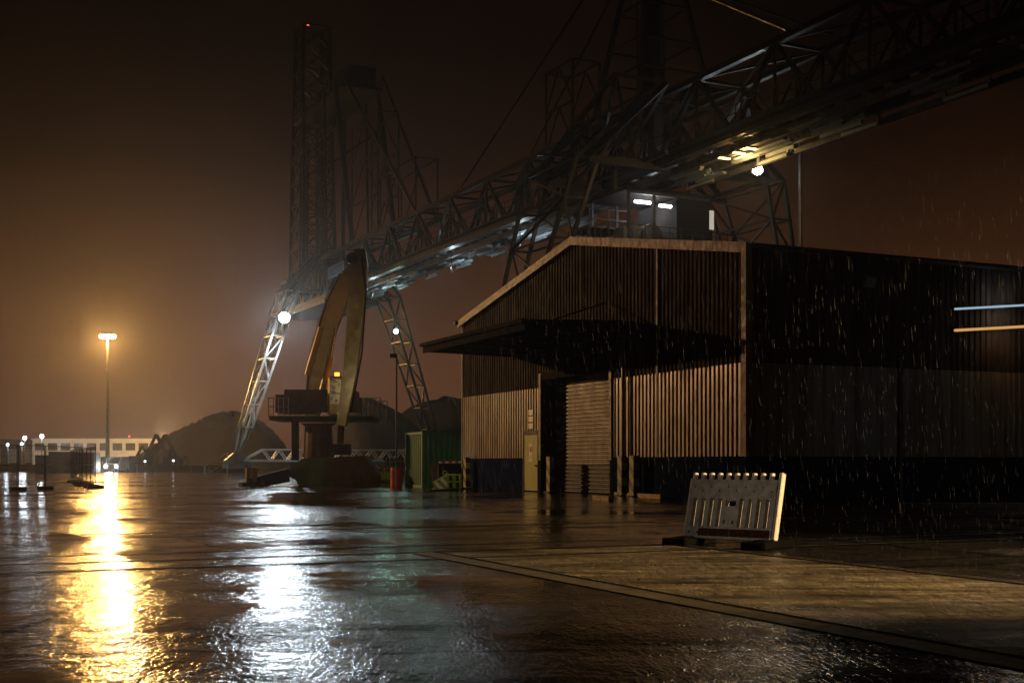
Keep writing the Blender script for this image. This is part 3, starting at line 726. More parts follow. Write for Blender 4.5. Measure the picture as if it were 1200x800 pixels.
bl = Vector((-16., -14., 9.))
mast4 = thing('lamp_mast', 'added lamp mast, unseen behind the camera', 'lamp mast', (bl.x, bl.y, 0))  # unseen mast, added to carry fill lights for barrier, buffer and handler
MB().tube((bl.x, bl.y, 0), (bl.x, bl.y, bl.z + .2), .12, 10, .08).build('pole', M['galv'], mast4)
MB().box(bl + Vector((-.2, -.2, .15)), (.4, .4, .25)).build('luminaire', M['dark'], mast4)
lamp('added_barrier_light', 'SPOT', bl, 10500, (1., .84, .68), mast4, radius=.15, target=(4.2, 17.2, .75), angle=8.5, blend=.9)  # narrow fill added for the barrier's face

lamp('added_fill_light', 'SPOT', bl + Vector((.2, 0, 0)), 15000, (1., .86, .55), mast4, radius=.15, target=(-3.9, 57.5, .8), angle=4.8, blend=.9)  # narrow fill added to brighten the striped buffer

lamp('added_fill_light', 'SPOT', bl + Vector((.2, .2, .2)), 10500, (1., .70, .28), mast4, radius=.15, target=(-9.2, 67, 5.0), angle=10.5, blend=.8)  # fill added to brighten the handler from the front

lamp('wall_light', 'SPOT', rl + Vector((-.3, .1, 0)), 480, (.66, .86, 1.), mast3, radius=.1, target=F(U0 + 6.5, V0, 2.6), angle=24, blend=1)
lamp('yard_light', 'POINT', rl + Vector((-.3, 0, -.1)), 130, (1., .68, .34), mast3, radius=.12)  # weak point lamp added to catch the raindrops
# ------------------------------------------------------------------ plastic pedestrian barrier
BR = P(908, 636, 17.5); BR.z = .09
r = Vector((1.1, -1.0, 0)).normalized(); nf = Vector((r.y, -r.x, 0))       # along the barrier, front normal
if nf.y > 0: nf = -nf
BL = 1.52; B0 = BR - r * BL
ta = math.radians(14); bu = (Z3 * math.cos(ta) - nf * math.sin(ta)); bn = bu.cross(r); bn = bn if bn.dot(nf) > 0 else -bn
AX = (r, bn, bu)
def bp_(x, h, d=0.): return B0 + r * x + bu * h + bn * d
barrier = thing('pedestrian_barrier', 'grey plastic fence barrier with white pegs leaning back on rubber feet', 'barrier', (B0 + r * BL / 2) * 1.0 - Z3 * .09)
H = .94; b = MB()
def plate(x0, x1, h0, h1, d=.10, off=0.): b.box(bp_((x0 + x1) / 2, (h0 + h1) / 2, off), (x1 - x0, d, h1 - h0), AX)
plate(.03, BL - .05, .60, .88); plate(.03, BL - .05, .0, .18)
pitch = (BL - .08) / 10
xs = [.03 + pitch * i for i in range(11)]
sl = .074
for i in range(10):
    x0, x1 = xs[i], xs[i + 1]
    if i in (4, 5): continue
    # narrow slot at the right of each field
    if i < 4: plate(x0, x1 - sl, .18, .60)
    else: plate(x0 + sl, x1, .18, .60)
plate(xs[4], xs[6], .18, .23); plate(xs[4], xs[4] + .05, .23, .28); plate(xs[4] + .09, xs[5] + .05, .23, .28); plate(xs[5] + .09, xs[6], .23, .28)
plate(xs[4], xs[6], .28, .49); plate(xs[4], xs[4] + .055, .49, .57); plate(xs[6] - .055, xs[6], .49, .57); plate(xs[4], xs[6], .57, .60)
b.build('panel', M['plastic'], barrier)
b = MB(); b.box(bp_(BL / 2, .61, .053), (BL - .1, .012, .02), AX); b.box(bp_(BL / 2, .17, .053), (BL - .1, .012, .02), AX); b.box(bp_(BL / 2, .02, .055), (BL - .1, .02, .03), AX)
b.build('rib', M['plastic'], barrier)
b = MB()
for i in range(10): b.tube(bp_(xs[i] + .02, .875), bp_(xs[i] + .02, .985), .04, 12, .036)
b.build('peg', M['peg'], barrier)
MB().bevel_box(bp_(BL - .01, .46), (.06, .10, 1.06), AX, .012).build('end_post', M['peg'], barrier)
MB().bevel_box(bp_(.012, .45), (.03, .09, .9), AX, .01).build('end_post', M['peg'], barrier)
b = MB(); b.box(bp_(BL * .56, .09, .0525), (BL * .78, .004, .12), AX); b.build('reflection_strip', M['brown_reflection'], barrier)  # brown reflection of the lit slab, put into the strip's colour
b = MB()
for i in range(10): b.tube(bp_(xs[i] + .07, .74 + .03 * (-1) ** i, .048), bp_(xs[i] + .07, .74 + .03 * (-1) ** i, .054), .012, 8)
for i in range(10): b.tube(bp_(xs[i] + .07, .09, .052), bp_(xs[i] + .07, .09, .059), .014, 8)
b.build('stud', M['dark'], barrier)
for x in (.12, BL - .08):
    c = bp_(x, 0); c.z = .055
    f_ = MB().bevel_box(c + nf * .05, (.42 if x < 1 else .40, .82, .105), (r, nf, Z3), .02).build('rubber_foot', M['rubber'], barrier)
    MB().bevel_box(c + nf * .05 + Z3 * .058, (.2, .5, .025), (r, nf, Z3), .008).build('grip', M['rubber'], f_)

# ------------------------------------------------------------------ material handler
HY = 67.
def q(px, py, dy=0.): return P(px, py, HY) + Y3 * dy
hb = Vector((q(385, 500).x, HY, 0))
ex = thing('material_handler', 'yellow material handler with a curved boom on a raised pedestal', 'material handler', hb)
def slab_path(pts, half, name, m, parent, dy=0.):
    """solid plate following a line of (px,py,width px)"""
    L, Rr = [], []
    for i, (x, y, w) in enumerate(pts):
        a = pts[max(i - 1, 0)]; c = pts[min(i + 1, len(pts) - 1)]
        d = Vector((c[0] - a[0], c[1] - a[1])).normalized(); n = Vector((-d.y, d.x)) * w / 2
        L.append(q(x + n.x, y + n.y, dy - half)); Rr.append(q(x - n.x, y - n.y, dy - half))
    b = MB(); n = len(pts)
    vs = L + Rr + [x + Y3 * 2 * half for x in L] + [x + Y3 * 2 * half for x in Rr]; fs = []
    for i in range(n - 1):
        fs += [(i, i + 1, n + i + 1, n + i), (2 * n + i, 3 * n + i, 3 * n + i + 1, 2 * n + i + 1), (i, 2 * n + i, 2 * n + i + 1, i + 1), (n + i, n + i + 1, 3 * n + i + 1, 3 * n + i)]
    fs += [(0, n, 3 * n, 2 * n), (n - 1, 3 * n - 1, 4 * n - 1, 2 * n - 1)]
    b.add(vs, fs); return b.build(name, m, parent)
bm_ = slab_path([(366, 488, 14), (368, 465, 17), (371, 435, 19), (377, 405, 21), (387, 375, 22), (399, 345, 21), (411, 322, 17), (421, 309, 11)], .38, 'boom', M['machine'], ex)
st_ = slab_path([(429, 301, 11), (427, 318, 20), (425, 345, 19), (422, 390, 17), (417, 440, 15), (411, 475, 12), (407, 500, 10)], .3, 'stick', M['machine'], ex, -2.3)
MB().tube(q(420, 312, -2.7), q(420, 312, .5), .3, 12).build('boom_pin', M['dark'], bm_)
b = MB().tube(q(377, 470, -.75), q(390, 420, -.75), .16, 10); b.build('hydraulic_cylinder', M['machine'], bm_)
MB().tube(q(390, 420, -.75), q(396, 385, -.75), .08, 8).build('piston_rod', M['chrome'], bm_)
b = MB().tube(q(362, 440, -.6), q(378, 385, -.6), .14, 10); b.build('hydraulic_cylinder', M['machine'], bm_)
b = MB().path([q(360, 470, -.5), q(364, 430, -.5), q(372, 395, -.5), q(384, 355, -.5), q(400, 322, -.5)], .05); b.build('hose', M['dark'], bm_)
MB().path([q(431, 312, -2.7), q(436, 350, -2.7), q(431, 420, -2.7), q(419, 485, -2.7)], .05).build('hose', M['dark'], st_)
# grab hanging from the stick
gr = MB().tube(q(407, 498, -2.3), q(406, 520, -2.3), .16, 8).build('grab', M['rust'], ex)
b = MB(); b.box(q(405, 527, -2.3), (1.1, .9, .55)); b.build('rotator', M['dark'], gr)
b = MB().prism([q(398, 536, -3.2), q(435, 534, -3.2), q(452, 556, -3.2), q(462, 568, -3.2), q(396, 570, -3.2), q(394, 552, -3.2)], Y3 * 1.9); b.build('bucket', M['rust'], gr)
# upper carriage and pedestal
b = MB(); b.box(q(378, 470) + Z3 * .0, (3.6, 2.8, 1.1)); b.box(q(350, 474), (2.0, 2.6, .95)); b.box(q(352, 463), (1.2, 1.8, .3))
b.build('engine_house', M['rust'], ex)
MB().box(q(382, 491), (5.4, 3.6, .22)).build('platform', M['dark'], ex)
for (xa, xb) in ((322, 345), (428, 450)):
    for d in (-1.75, 1.75):
        b = MB()
        for i in range(5): x = xa + (xb - xa) * i / 4; b.bar(q(x, 490, d), q(x, 468, d), .045)
        for y in (468, 478): b.bar(q(xa, y, d), q(xb, y, d), .045)
        b.build('railing', M['galv'], ex)
MB().lathe(Vector((q(373, 500).x, HY, .95)), [(.95, 0), (.8, .5), (.72, 2.2), (.95, 2.35)], 20).build('pedestal', M['rust'], ex)
MB().box(q(346, 515), (.35, .35, 2.2)).build('support_post', M['dark'], ex)
b = MB().prism([q(398, 570, -1.4), q(398, 540, -1.4), q(388, 535, -1.4), q(360, 537, -1.4), q(346, 546, -1.4), q(344, 558, -1.4), q(352, 562, -1.4), q(356, 570, -1.4)], Y3 * 2.8); b.build('undercarriage', M['green2'], ex)
for (x0, y0, x1, y1) in ((345, 552, 303, 568), (345, 560, 310, 571), (398, 560, 456, 570)):
    lg = MB().bar(q(x0, y0, -1.7), q(x1, y1 - 4, -2.6), .28, .34).build('outrigger', M['dark'], ex)
    p_ = q(x1, y1, -2.6); MB().tube(Vector((p_.x, p_.y, .2)), Vector((p_.x, p_.y, .95)), .14, 10).build('jack_cylinder', M['machine'], lg); MB().tube(Vector((p_.x, p_.y, .0)), Vector((p_.x, p_.y, .2)), .5, 14).build('foot_plate', M['dark'], lg)
# cab
cb = MB().bevel_box(q(398, 466, -1.0), (.8, 1.5, 2.1), b=.12).build('cab', M['machine'], ex)
MB().box(q(398.5, 461, -1.77), (.6, .04, 1.3)).build('window', M['glass'], cb)
MB().box(q(398, 461, -1.0) - X3 * .41, (.03, 1.1, 1.3)).build('window', M['glass'], cb)
MB().tube(q(398, 443.5, -1.0), q(398, 438, -1.0), .13, 10).build('beacon', M['beacon'], cb)

# ------------------------------------------------------------------ left of the shed
# green container
gc = G(495, 571); cu, cv = gc.dot(EU), gc.dot(EV)
cont = thing('green_container', 'large green steel container standing behind the shed corner', 'container', gc)
def corr_box(u0, u1, v0, v1, z0, z1):
    b = MB(); ring = []
    def side(p, d, L, o):
        n = int(L / .28); st = L / n
        for i in range(n): ring.extend([p + d * (st * i), p + d * (st * (i + .35)), p + d * (st * (i + .5)) + o * .04, p + d * (st * (i + .85)) + o * .04])
    side(F(u0, v0), EU, u1 - u0, EV); side(F(u1, v0), EV, v1 - v0, -EU); side(F(u1, v1), -EU, u1 - u0, -EV); side(F(u0, v1), -EV, v1 - v0, EU)
    return b.prism([x + Z3 * z0 for x in ring], Z3 * (z1 - z0))
corr_box(cu + .06, cu + 5.94, cv + .06, cv + 2.38, .14, 2.6).build('wall', M['green'], cont)
b = MB()
for uu in (cu + .06, cu + 5.94):
    for vv in (cv + .06, cv + 2.38): b.fbox(uu - .08, uu + .08, vv - .08, vv + .08, 0, 2.72)
for z in (.07, 2.65):
    for vv in (cv + .06, cv + 2.38): b.fbox(cu + .14, cu + 5.86, vv - .07, vv + .07, z - .07, z + .06)
    for uu in (cu + .06, cu + 5.94): b.fbox(uu - .07, uu + .07, cv + .14, cv + 2.3, z - .07, z + .06)
b.build('frame', M['green'], cont)
# rusty skip with stuff in front of the container
sk = G(520, 572) ; su, sv = sk.dot(EU), sk.dot(EV)
b = MB().prism([F(su - .1, sv + .35, 0), F(su + 1.6, sv + .35, 0), F(su + 1.75, sv + .35, 1.15), F(su - .2, sv + .35, 1.15)], EV * .9)
tag(b.build('scrap_skip', M['soot'], loc=sk), 'dark rusty skip in front of the green container', 'skip')
# crash buffer with stripes
w0 = G(527, 573.5)
bf = thing('striped_buffer', 'yellow and black striped steel wedge buffer with a lifting ring', 'buffer', w0)
sx = w0.y / FPX
def wp(px, py, d=0.): return Vector((w0.x + (px - 527) * sx, w0.y + d, max(0.0, (573.5 - py) * sx)))
MB().prism([wp(508, 573.5), wp(524, 573.5), wp(524, 557), wp(508, 566)], Y3 * .7).build('wedge', M['hazard_small'], bf)
b = MB().bar(wp(507, 565, .0), wp(525, 555, .0), .06); b.bar(wp(507, 565, .7), wp(525, 555, .7), .06)
for x in (525, 531, 533, 539): b.bar(wp(x, 573.5, -.02), wp(x, 555, -.02), .06); b.bar(wp(x, 573.5, .72), wp(x, 555, .72), .06)
b.bar(wp(524, 556, -.02), wp(540, 556, -.02), .07); b.bar(wp(524, 564, -.02), wp(540, 564, -.02), .05); b.bar(wp(507, 573, -.02), wp(507, 573, .72), .05); b.bar(wp(506, 573, -.02), wp(540, 573, -.02), .05)
b.build('frame', M['lime'], bf)
b = MB(); cc = wp(521, 553.5, .1); rg = [cc + Vector((math.cos(t), 0, math.sin(t))) * .085 for t in [i * math.pi / 6 for i in range(13)]]; b.path(rg, .022); b.build('lifting_ring', M['lime'], bf)
# tape on two posts
ta_, tb_ = P(514, 541.5, 57.5), P(543, 541.0, 57.0)
tp = thing('barrier_tape', 'red and white striped barrier board beside the shed corner', 'barrier tape', (ta_.x, ta_.y, 0))
MB().bar(ta_, tb_, .03, .09).build('tape', M['tape'], tp)
MB().bar(Vector((ta_.x, ta_.y, 0)), ta_, .05).build('post', M['dark'], tp)
# drums
def drum(px, py, rr, h, m, lab, name='steel_drum'):
    p = G(px, py); t = thing(name, lab, 'drum', p)
    MB().lathe(p, [(rr * .97, 0), (rr, .02), (rr, h * .32), (rr * 1.05, h * .34), (rr, h * .36), (rr, h * .64), (rr * 1.05, h * .66), (rr, h * .68), (rr, h - .02), (rr * .97, h)], 22).build('body', m, t, smooth=False)
    MB().lathe(p + Z3 * (h - .015), [(rr * .9, 0), (rr * .9, .03)], 18).build('lid', M['dark'], t); return t
drum(464, 572, .26, .95, M['red'], 'red steel drum left of the green container')
lt = thing('striped_tank', 'lime green and black banded tank behind the red drum', 'tank', G(459, 570))
c = G(459, 570)
MB().box(c + Z3 * .52, (.98, .7, .34)).build('green_band', M['lime'], lt); MB().box(c + Z3 * .25, (1.02, .74, .2)).build('black_band', M['black'], lt)
MB().box(c + Z3 * .075, (1.0, .72, .15)).build('foot_band', M['lime'], lt)
# thin lamp post
lpz = G(464.5, 570); top = P(464, 418, lpz.y)
t = thing('lamp_post', 'thin dark lamp post with a small unlit head left of the green container', 'lamp post', lpz)
MB().tube(lpz, Vector((lpz.x, lpz.y, top.z)), .05, 8).build('pole', M['galv'], t); MB().box(top + Vector((-.12, 0, .05)), (.36, .2, .2)).build('head', M['dark'], t)
# stacked pallets/machinery beyond the drums
for px, w, h, lab in ((449, 1.9, 1.0, 'grey machine crate left of the red drum'), (462, 1.3, 1.55, 'tall pale machine crate behind the red drum')):
    p = G(px, 561.0); b = MB()
    t = thing('machine_crate', lab, 'crate', p)
    MB().box(p + Z3 * h / 2, (w, 1.2, h)).build('box', M['dark'], t)
    for i in range(5): b.box(p + Vector((-w / 2 + w * (i + .5) / 5, -.63, h / 2)), (.10, .05, h))
    for i in range(3): b.box(p + Vector((0, -.69, h * (i + .5) / 3)), (w, .05, .10))
    b.build('slats', M['pale_steel'], t)

# yellow-green stairs and small bogie pieces beside the left portal leg
p = G(240, 556.5); t = thing('yellow_steps', 'small yellow access steps left of the crane leg', 'steps', p)
b = MB()
for i in range(5): b.box(p + Vector((.45 * i, 0, .2 + .26 * i)), (.45, 1.0, .06))
b.bar(p, p + Vector((2.2, 0, 1.3)), .1); b.build('treads', M['lime'], t)
b = MB().bar(p + Z3 * .9, p + Vector((2.2, 0, 2.2)), .06); b.bar(p, p + Z3 * .9, .06); b.bar(p + Vector((2.2, 0, 0)), p + Vector((2.2, 0, 2.2)), .06); b.build('handrail', M['lime'], t)

# tall unlit pole behind the shed
pb = P(938, 155, 86.); t = thing('tall_pole', 'tall plain grey pole rising behind the shed roof', 'pole', (pb.x, pb.y, 0))
MB().tube((pb.x, pb.y, 0), pb, .2, 10, .13).build('shaft', M['galv'], t); MB().tube(pb, pb + Z3 * .12, .2, 10).build('cap', M['dark'], t)

# ------------------------------------------------------------------ coal heaps
def heap(px0, px1, ptop, Y, lab, seed, peak=.5):
    rr = random.Random(seed); x0, x1 = (px0 - 600) / FPX * Y, (px1 - 600) / FPX * Y; h = CAMH + (HZ - ptop) / FPX * Y
    cx, w = (x0 + x1) / 2, (x1 - x0) / 2; n, m = 84, 26; vs, fs = [], []
    ph = [rr.random() * 6.28 for _ in range(6)]
    for j in range(m + 1):
        t = j / m
        for i in range(n):
            a = 2 * math.pi * i / n
            wob = 1 + .08 * math.sin(2 * a + ph[0]) + .06 * math.sin(3 * a + ph[1]) + .04 * math.sin(7 * a + ph[2])
            rad = (1 - t) * wob
            z = h * (1 - (1 - t) ** 2.0) * (1 + .03 * math.sin(5 * a + ph[3] + 9 * t)) + rr.uniform(-.28, .28) * (1 if 0 < j else 0) + .5 * math.sin(11 * a + ph[4] + 4 * t) * t
            vs.append(Vector((cx + (peak - .5) * 2 * w * t + w * rad * math.cos(a), Y + w * .75 * rad * math.sin(a), max(0, z))))
    for j in range(m):
        for i in range(n): fs.append((j * n + i, j * n + (i + 1) % n, (j + 1) * n + (i + 1) % n, (j + 1) * n + i))
    fs.append(tuple(m * n + i for i in range(n)))
    b = MB().add(vs, fs); o = b.build('coal_heap', M['coal'], loc=(cx, Y, 0), smooth=True)
    return tag(o, lab, 'coal heap', 'coal heaps on the quay')
heap(168, 345, 486, 235, 'broad dark coal heap behind the left crane leg', 1, .6)
heap(345, 530, 472, 215, 'tall dark coal heap behind the material handler', 2, .42)
heap(420, 640, 470, 235, 'dark coal heap behind the green container and shed corner', 3, .48)
heap(150, 290, 508, 262, 'low coal heap farthest left beside the pale building', 4, .6)

# ------------------------------------------------------------------ far left
FY = 320.
fb0, fb1 = P(38, 542, FY), P(262, 542, FY); zt = CAMH + (HZ - 515) / FPX * FY
fbld = thing('pale_building', 'long pale flat-roofed building with a row of dark windows', 'building', (fb0.x, FY, 0))
MB().box(((fb0.x + fb1.x) / 2, FY + 6, zt / 2), (fb1.x - fb0.x, 12, zt)).build('wall', M['facade'], fbld)
MB().box(((fb0.x + fb1.x) / 2, FY + 6, zt + .16), (fb1.x - fb0.x + .6, 12.6, .3)).build('roof', M['facade'], fbld)
x = 41.
while x < 255:
    a, c = P(x, 519, FY), P(x + 11, 527.5, FY)
    w_ = MB().box(((a.x + c.x) / 2, FY - .03, (a.z + c.z) / 2), (c.x - a.x, .1, a.z - c.z)).build('window', M['window'], fbld)
    MB().box(((a.x + c.x) / 2, FY - .1, c.z - .08), (c.x - a.x + .2, .25, .14)).build('sill', M['facade'], w_)
    x += 15.2
p0, p1 = P(-40, 542, 330), P(40, 542, 330); z2 = CAMH + (HZ - 514) / FPX * 330
gb = thing('grey_building', 'grey hall at the left edge lit by cool white lamps', 'building', (p0.x, 330, 0))
MB().box(((p0.x + p1.x) / 2 - .2, 337, z2 / 2), (p1.x - p0.x, 13, z2)).build('wall', M['concrete'], gb)
for i in range(4): MB().box((p0.x + 3 + i * 4.6, 330.35, 3), (2.6, .3, 3.6)).build('door', M['white'], gb)

def far_lamp(px, py, Y, m, rr, lab, pw=0, col=(1, 1, 1), pole=True, cat='lamp'):
    p = P(px, py, Y); t = thing('street_lamp', lab, cat, (p.x, p.y, 0), 'distant yard lamps')
    if pole: MB().tube((p.x, p.y, 0), p, .13, 6, .08).build('pole', M['galv'], t)
    MB().box(p + Z3 * (rr + .06), (rr * 2.4, rr * 2, .12)).build('hood', M['dark'], t)
    MB().lathe(p - Z3 * rr, [(rr * .5, 0), (rr, rr * .6), (rr, rr * 1.4), (rr * .5, rr * 2)], 10).build('lens', m, t)
    if pw: lamp('yard_lamp_light', 'POINT', p - Y3 * .6 - Z3 * rr * 1.5, pw, col, t, rr)
far_lamp(29, 513, 300, M['white_far'], .45, 'distant white lamp left of the pale building, lower left of two', 700, COOL)
far_lamp(49, 511, 312, M['white_far'], .5, 'distant white lamp above the left end of the pale building', 600, COOL)
far_lamp(9, 521, 180, M['white_far'], .2, 'small cool lamp on a low post at the left edge', 90, COOL)
far_lamp(25.5, 520, 200, M['white_far'], .22, 'small cool lamp on a low post behind the site fence', 140, COOL)
far_lamp(199, 511, 300, M['warm_far'], .4, 'warm street lamp right of the pale building', 26000, WARM)
def beacon_mast(px, py, Y, lab):
    p = P(px, py, Y); t = thing('beacon_mast', lab, 'mast', (p.x, p.y, 0), 'red warning light masts')
    MB().tube((p.x, p.y, 0), p, .12, 6, .06).build('pole', M['dark'], t); MB().tube(p, p + Z3 * .45, .24, 8).build('red_light', M['red_far'], t)
beacon_mast(151.5, 512, 345, 'thin mast with a red light behind the pale building')
beacon_mast(194, 509.5, 345, 'thin mast with a red light left of the warm street lamp')
beacon_mast(231, 498, 275, 'thin mast with a red light above the left coal heap')

# dark barrier wall along the quay: separate blocks
x = -30
k = 0
while x < 268:
    p, p2 = P(x, 552, 165), P(x + 21, 552, 165)
    o = MB().prism([(p.x, 165, 0), (p.x, 165.6, 0), (p.x, 165.45, .85), (p.x, 165.15, .85)], X3 * (p2.x - p.x - .06)).build('concrete_barrier', M['dark'], loc=(p.x, 165, 0))
    tag(o, 'low dark concrete barrier block in the row across the far yard', 'barrier', 'concrete barrier blocks across the yard'); x += 21.2
# containers / silhouettes behind the fence
def box_thing(px0, px1, ptop, Y, m, name, lab, cat, dy=2.4):
    a, c = P(px0, ptop, Y), P(px1, ptop, Y); t = thing(name, lab, cat, ((a.x + c.x) / 2, Y, 0))
    MB().box(((a.x + c.x) / 2, Y + dy / 2, a.z / 2), (c.x - a.x, dy, a.z)).build('body', m, t)
    b = MB(); n = max(4, int((c.x - a.x) / .6))
    for i in range(n): b.box((a.x + (c.x - a.x) * (i + .5) / n, Y - .03, a.z / 2), (.14, .07, a.z - .2))
    b.build('ribs', m, t); return t
box_thing(57, 84, 529, 150, M['dark'], 'dark_container', 'dark container behind the site fence, left of two', 'container')
box_thing(86, 110, 530, 150, M['rust'], 'dark_container', 'rusty container behind the site fence, right of two', 'container')
box_thing(112, 124, 535, 158, M['dark'], 'dark_container', 'small dark container left of the lit van', 'container')
box_thing(41, 53, 533, 148, M['plinth'], 'blue_container', 'small blue container behind the site fence', 'container')

# van with headlamps
vp = G(133, 553.2); van = thing('parked_van', 'van facing the camera with glaring white headlamps', 'van', vp)
b = MB().prism([vp + Vector((-.9, -1.0, .35)), vp + Vector((-.9, -1.0, 1.0)), vp + Vector((-.9, -.3, 1.15)), vp + Vector((-.9, .4, 1.95)), vp + Vector((-.9, 3.4, 1.95)), vp + Vector((-.9, 3.4, .35))], X3 * 1.8)
b.build('body', M['white'], van)
MB().prism([vp + Vector((-.78, -.28, 1.18)), vp + Vector((-.78, .37, 1.88)), vp + Vector((-.78, .34, 1.92)), vp + Vector((-.78, -.32, 1.2))], X3 * 1.56).build('windscreen', M['glass'], van)
for s in (-1, 1):
    MB().tube(vp + Vector((s * .66, -1.06, .75)), vp + Vector((s * .66, -1.0, .75)), .17, 12).build('headlamp', M['head'], van)
    for yy in (-.4, 2.6):
        w_ = MB().tube(vp + Vector((s * .92, yy, .34)), vp + Vector((s * .70, yy, .34)), .34, 14).build('wheel', M['rubber'], van)
lamp('headlamp_light', 'SPOT', vp + Vector((0, -1.3, .75)), 6000, (.95, 1, .95), van, .2, target=vp + Vector((4, -40, .2)), angle=80, blend=.8)

# excavators beyond the barrier
def digger(px, Y, sc, flip, lab):
    p = Vector(((px - 600) / FPX * Y, Y, 0)); s = -1 if flip else 1
    t = thing('excavator', lab, 'excavator', p, 'excavators beyond the yard')
    W = lambda x, y, z: p + Vector((x * s * sc, y * sc, z * sc))
    for d in (-1, 1): MB().box(W(0, d * 1.1, .45), (3.4 * sc, .6 * sc, .9 * sc)).build('track', M['dark'], t)
    MB().box(W(-.2, 0, 1.5), (3. * sc, 2.4 * sc, 1.1 * sc)).build('body', M['dark'], t)
    c = MB().box(W(.7, -.7, 2.4), (1.2 * sc, 1. * sc, 1.5 * sc)).build('cab', M['dark'], t)
    MB().box(W(.8, -1.22, 2.6), (.8 * sc, .05 * sc, .9 * sc)).build('window', M['glass'], c)
    MB().bar(W(.8, .2, 1.8), W(2.6, .2, 5.2), .5 * sc).build('boom', M['dark'], t)
    st = MB().bar(W(2.6, .2, 5.3), W(4.4, .2, 1.6), .38 * sc).build('stick', M['dark'], t)
    MB().prism([W(4., -.4, 1.7), W(4.8, -.4, 1.6), W(4.9, -.4, .7), W(4.1, -.4, .5)], Y3 * 1.2 * sc).build('bucket', M['dark'], st)
digger(172, 178, 1.0, False, 'dark excavator with its arm bent to the right before the pale building')
digger(204, 190, 1.05, True, 'dark excavator facing left, right of the other digger')
digger(152, 185, .7, False, 'small dark excavator behind the lit van')
for px, py, m_, lab in ((170, 540.5, M['white_far'], 'small white work lamp on a short post under the excavator arm'), (203, 539.5, M['white_far'], 'small white work lamp on a short post right of the excavators'), (163, 549.5, M['white_far'], 'small white lamp on a short post near the ground beside the van'), (104, 549.5, M['warm_far'], 'small warm lamp low behind the site fence')):
    far_lamp(px, py, 172, m_, .12, lab)

# mobile site fence
def fence_panel(a, b_, lab, first=False):
    d = (b_ - a); L = d.length; d = d / L; n_ = Vector((-d.y, d.x, 0))
    t = thing('site_fence_panel', lab, 'fence panel', a, 'mobile site fence panels on block feet')
    b = MB()
    for s in (.06, L - .06): b.tube(a + d * s + Z3 * .1, a + d * s + Z3 * 2.0, .021, 6)
    for z in (.25, 1.1, 1.97): b.tube(a + d * .06 + Z3 * z, a + d * (L - .06) + Z3 * z, .02, 6)
    b.build('frame', M['dark'], t)
    b = MB(); n = int(L / .25)
    for i in range(1, n): c = a + d * (L * i / n); b.tube(c + Z3 * .25, c + Z3 * 1.97, .004, 4, cap=False)
    for i in range(1, 8): b.tube(a + d * .06 + Z3 * (.25 + i * .21), a + d * (L - .06) + Z3 * (.25 + i * .21), .004, 4, cap=False)
    b.build('mesh', M['dark'], t)
    MB().bevel_box(a + Z3 * .075, (.75, .26, .15), (n_, d, Z3), .03).build('block_foot', M['concrete'], t)
fa = G(112, 572.5); fb = G(58, 556.5); dd = (fb - fa).normalized()
for i in range(7): fence_panel(fa + dd * (3.5 * i), fa + dd * (3.5 * (i + 1)), 'galvanised mesh fence panel on block feet in the row running back into the yard')
fc = G(53, 573.); fd = G(21, 574.); fe = G(-30, 573)
fence_panel(G(96, 569.5), fc, 'mesh fence panel at the left, right end of the near fence row')
fence_panel(fc, fd, 'mesh fence panel in the middle of the near fence row at the left')
fence_panel(fd, fe, 'mesh fence panel leaving the picture at the left edge')

# ------------------------------------------------------------------ rain
rr = random.Random(5); vs, fs = [], []
wind = Vector((.10, .02, -1)).normalized()
for i in range(40000):
    d = 8. + 34 * rr.random() ** .8
    px, py = rr.uniform(-60, 1260), rr.uniform(-40, 800)
    p = P(px, py, d)
    if p.z < .05 or (p - rl).length < 7.5: continue
    L = rr.uniform(.06, .16); w = rr.uniform(.0003, .0006)
    a = wind.cross(Y3).normalized() * w; b2 = wind.cross(a).normalized() * w
    n = len(vs); vs += [p, p + wind * L * .7 + a, p + wind * L * .7 - a * .5 + b2, p + wind * L * .7 - a * .5 - b2, p + wind * L]
    fs += [(n, n + 1, n + 2), (n, n + 2, n + 3), (n, n + 3, n + 1), (n + 4, n + 2, n + 1), (n + 4, n + 3, n + 2), (n + 4, n + 1, n + 3)]
m = bpy.data.materials.new('rain_water'); nt, bs = nodes(m); bs.inputs['Base Color'].default_value = (.09, .092, .095, 1); bs.inputs['Roughness'].default_value = .45; bs.inputs['Specular IOR Level'].default_value = .2; bs.inputs['Transmission Weight'].default_value = .0; bs.inputs['IOR'].default_value = 1.33
b = MB(); b.v = vs; b.f = fs
kind(b.build('rain', m), 'stuff', 'falling raindrops in front of the shed')

# ------------------------------------------------------------------ haze
b = MB().box((0, 190, 39.5), (560, 440, 81)); hz = b.build('haze', M['dark'])
hm = bpy.data.materials.new('night_haze'); hm.use_nodes = True; nt = hm.node_tree; nt.nodes.clear()
o_ = N(nt, 'ShaderNodeOutputMaterial'); pv = N(nt, 'ShaderNodeVolumePrincipled')
pv.inputs['Color'].default_value = (.9, .9, .9, 1); pv.inputs['Density'].default_value = .00034; pv.inputs['Anisotropy'].default_value = .84
nt.links.new(pv.outputs[0], o_.inputs['Volume']); hz.data.materials.clear(); hz.data.materials.append(hm); hz['kind'] = 'stuff'; hz['label'] = 'thin wet night haze'

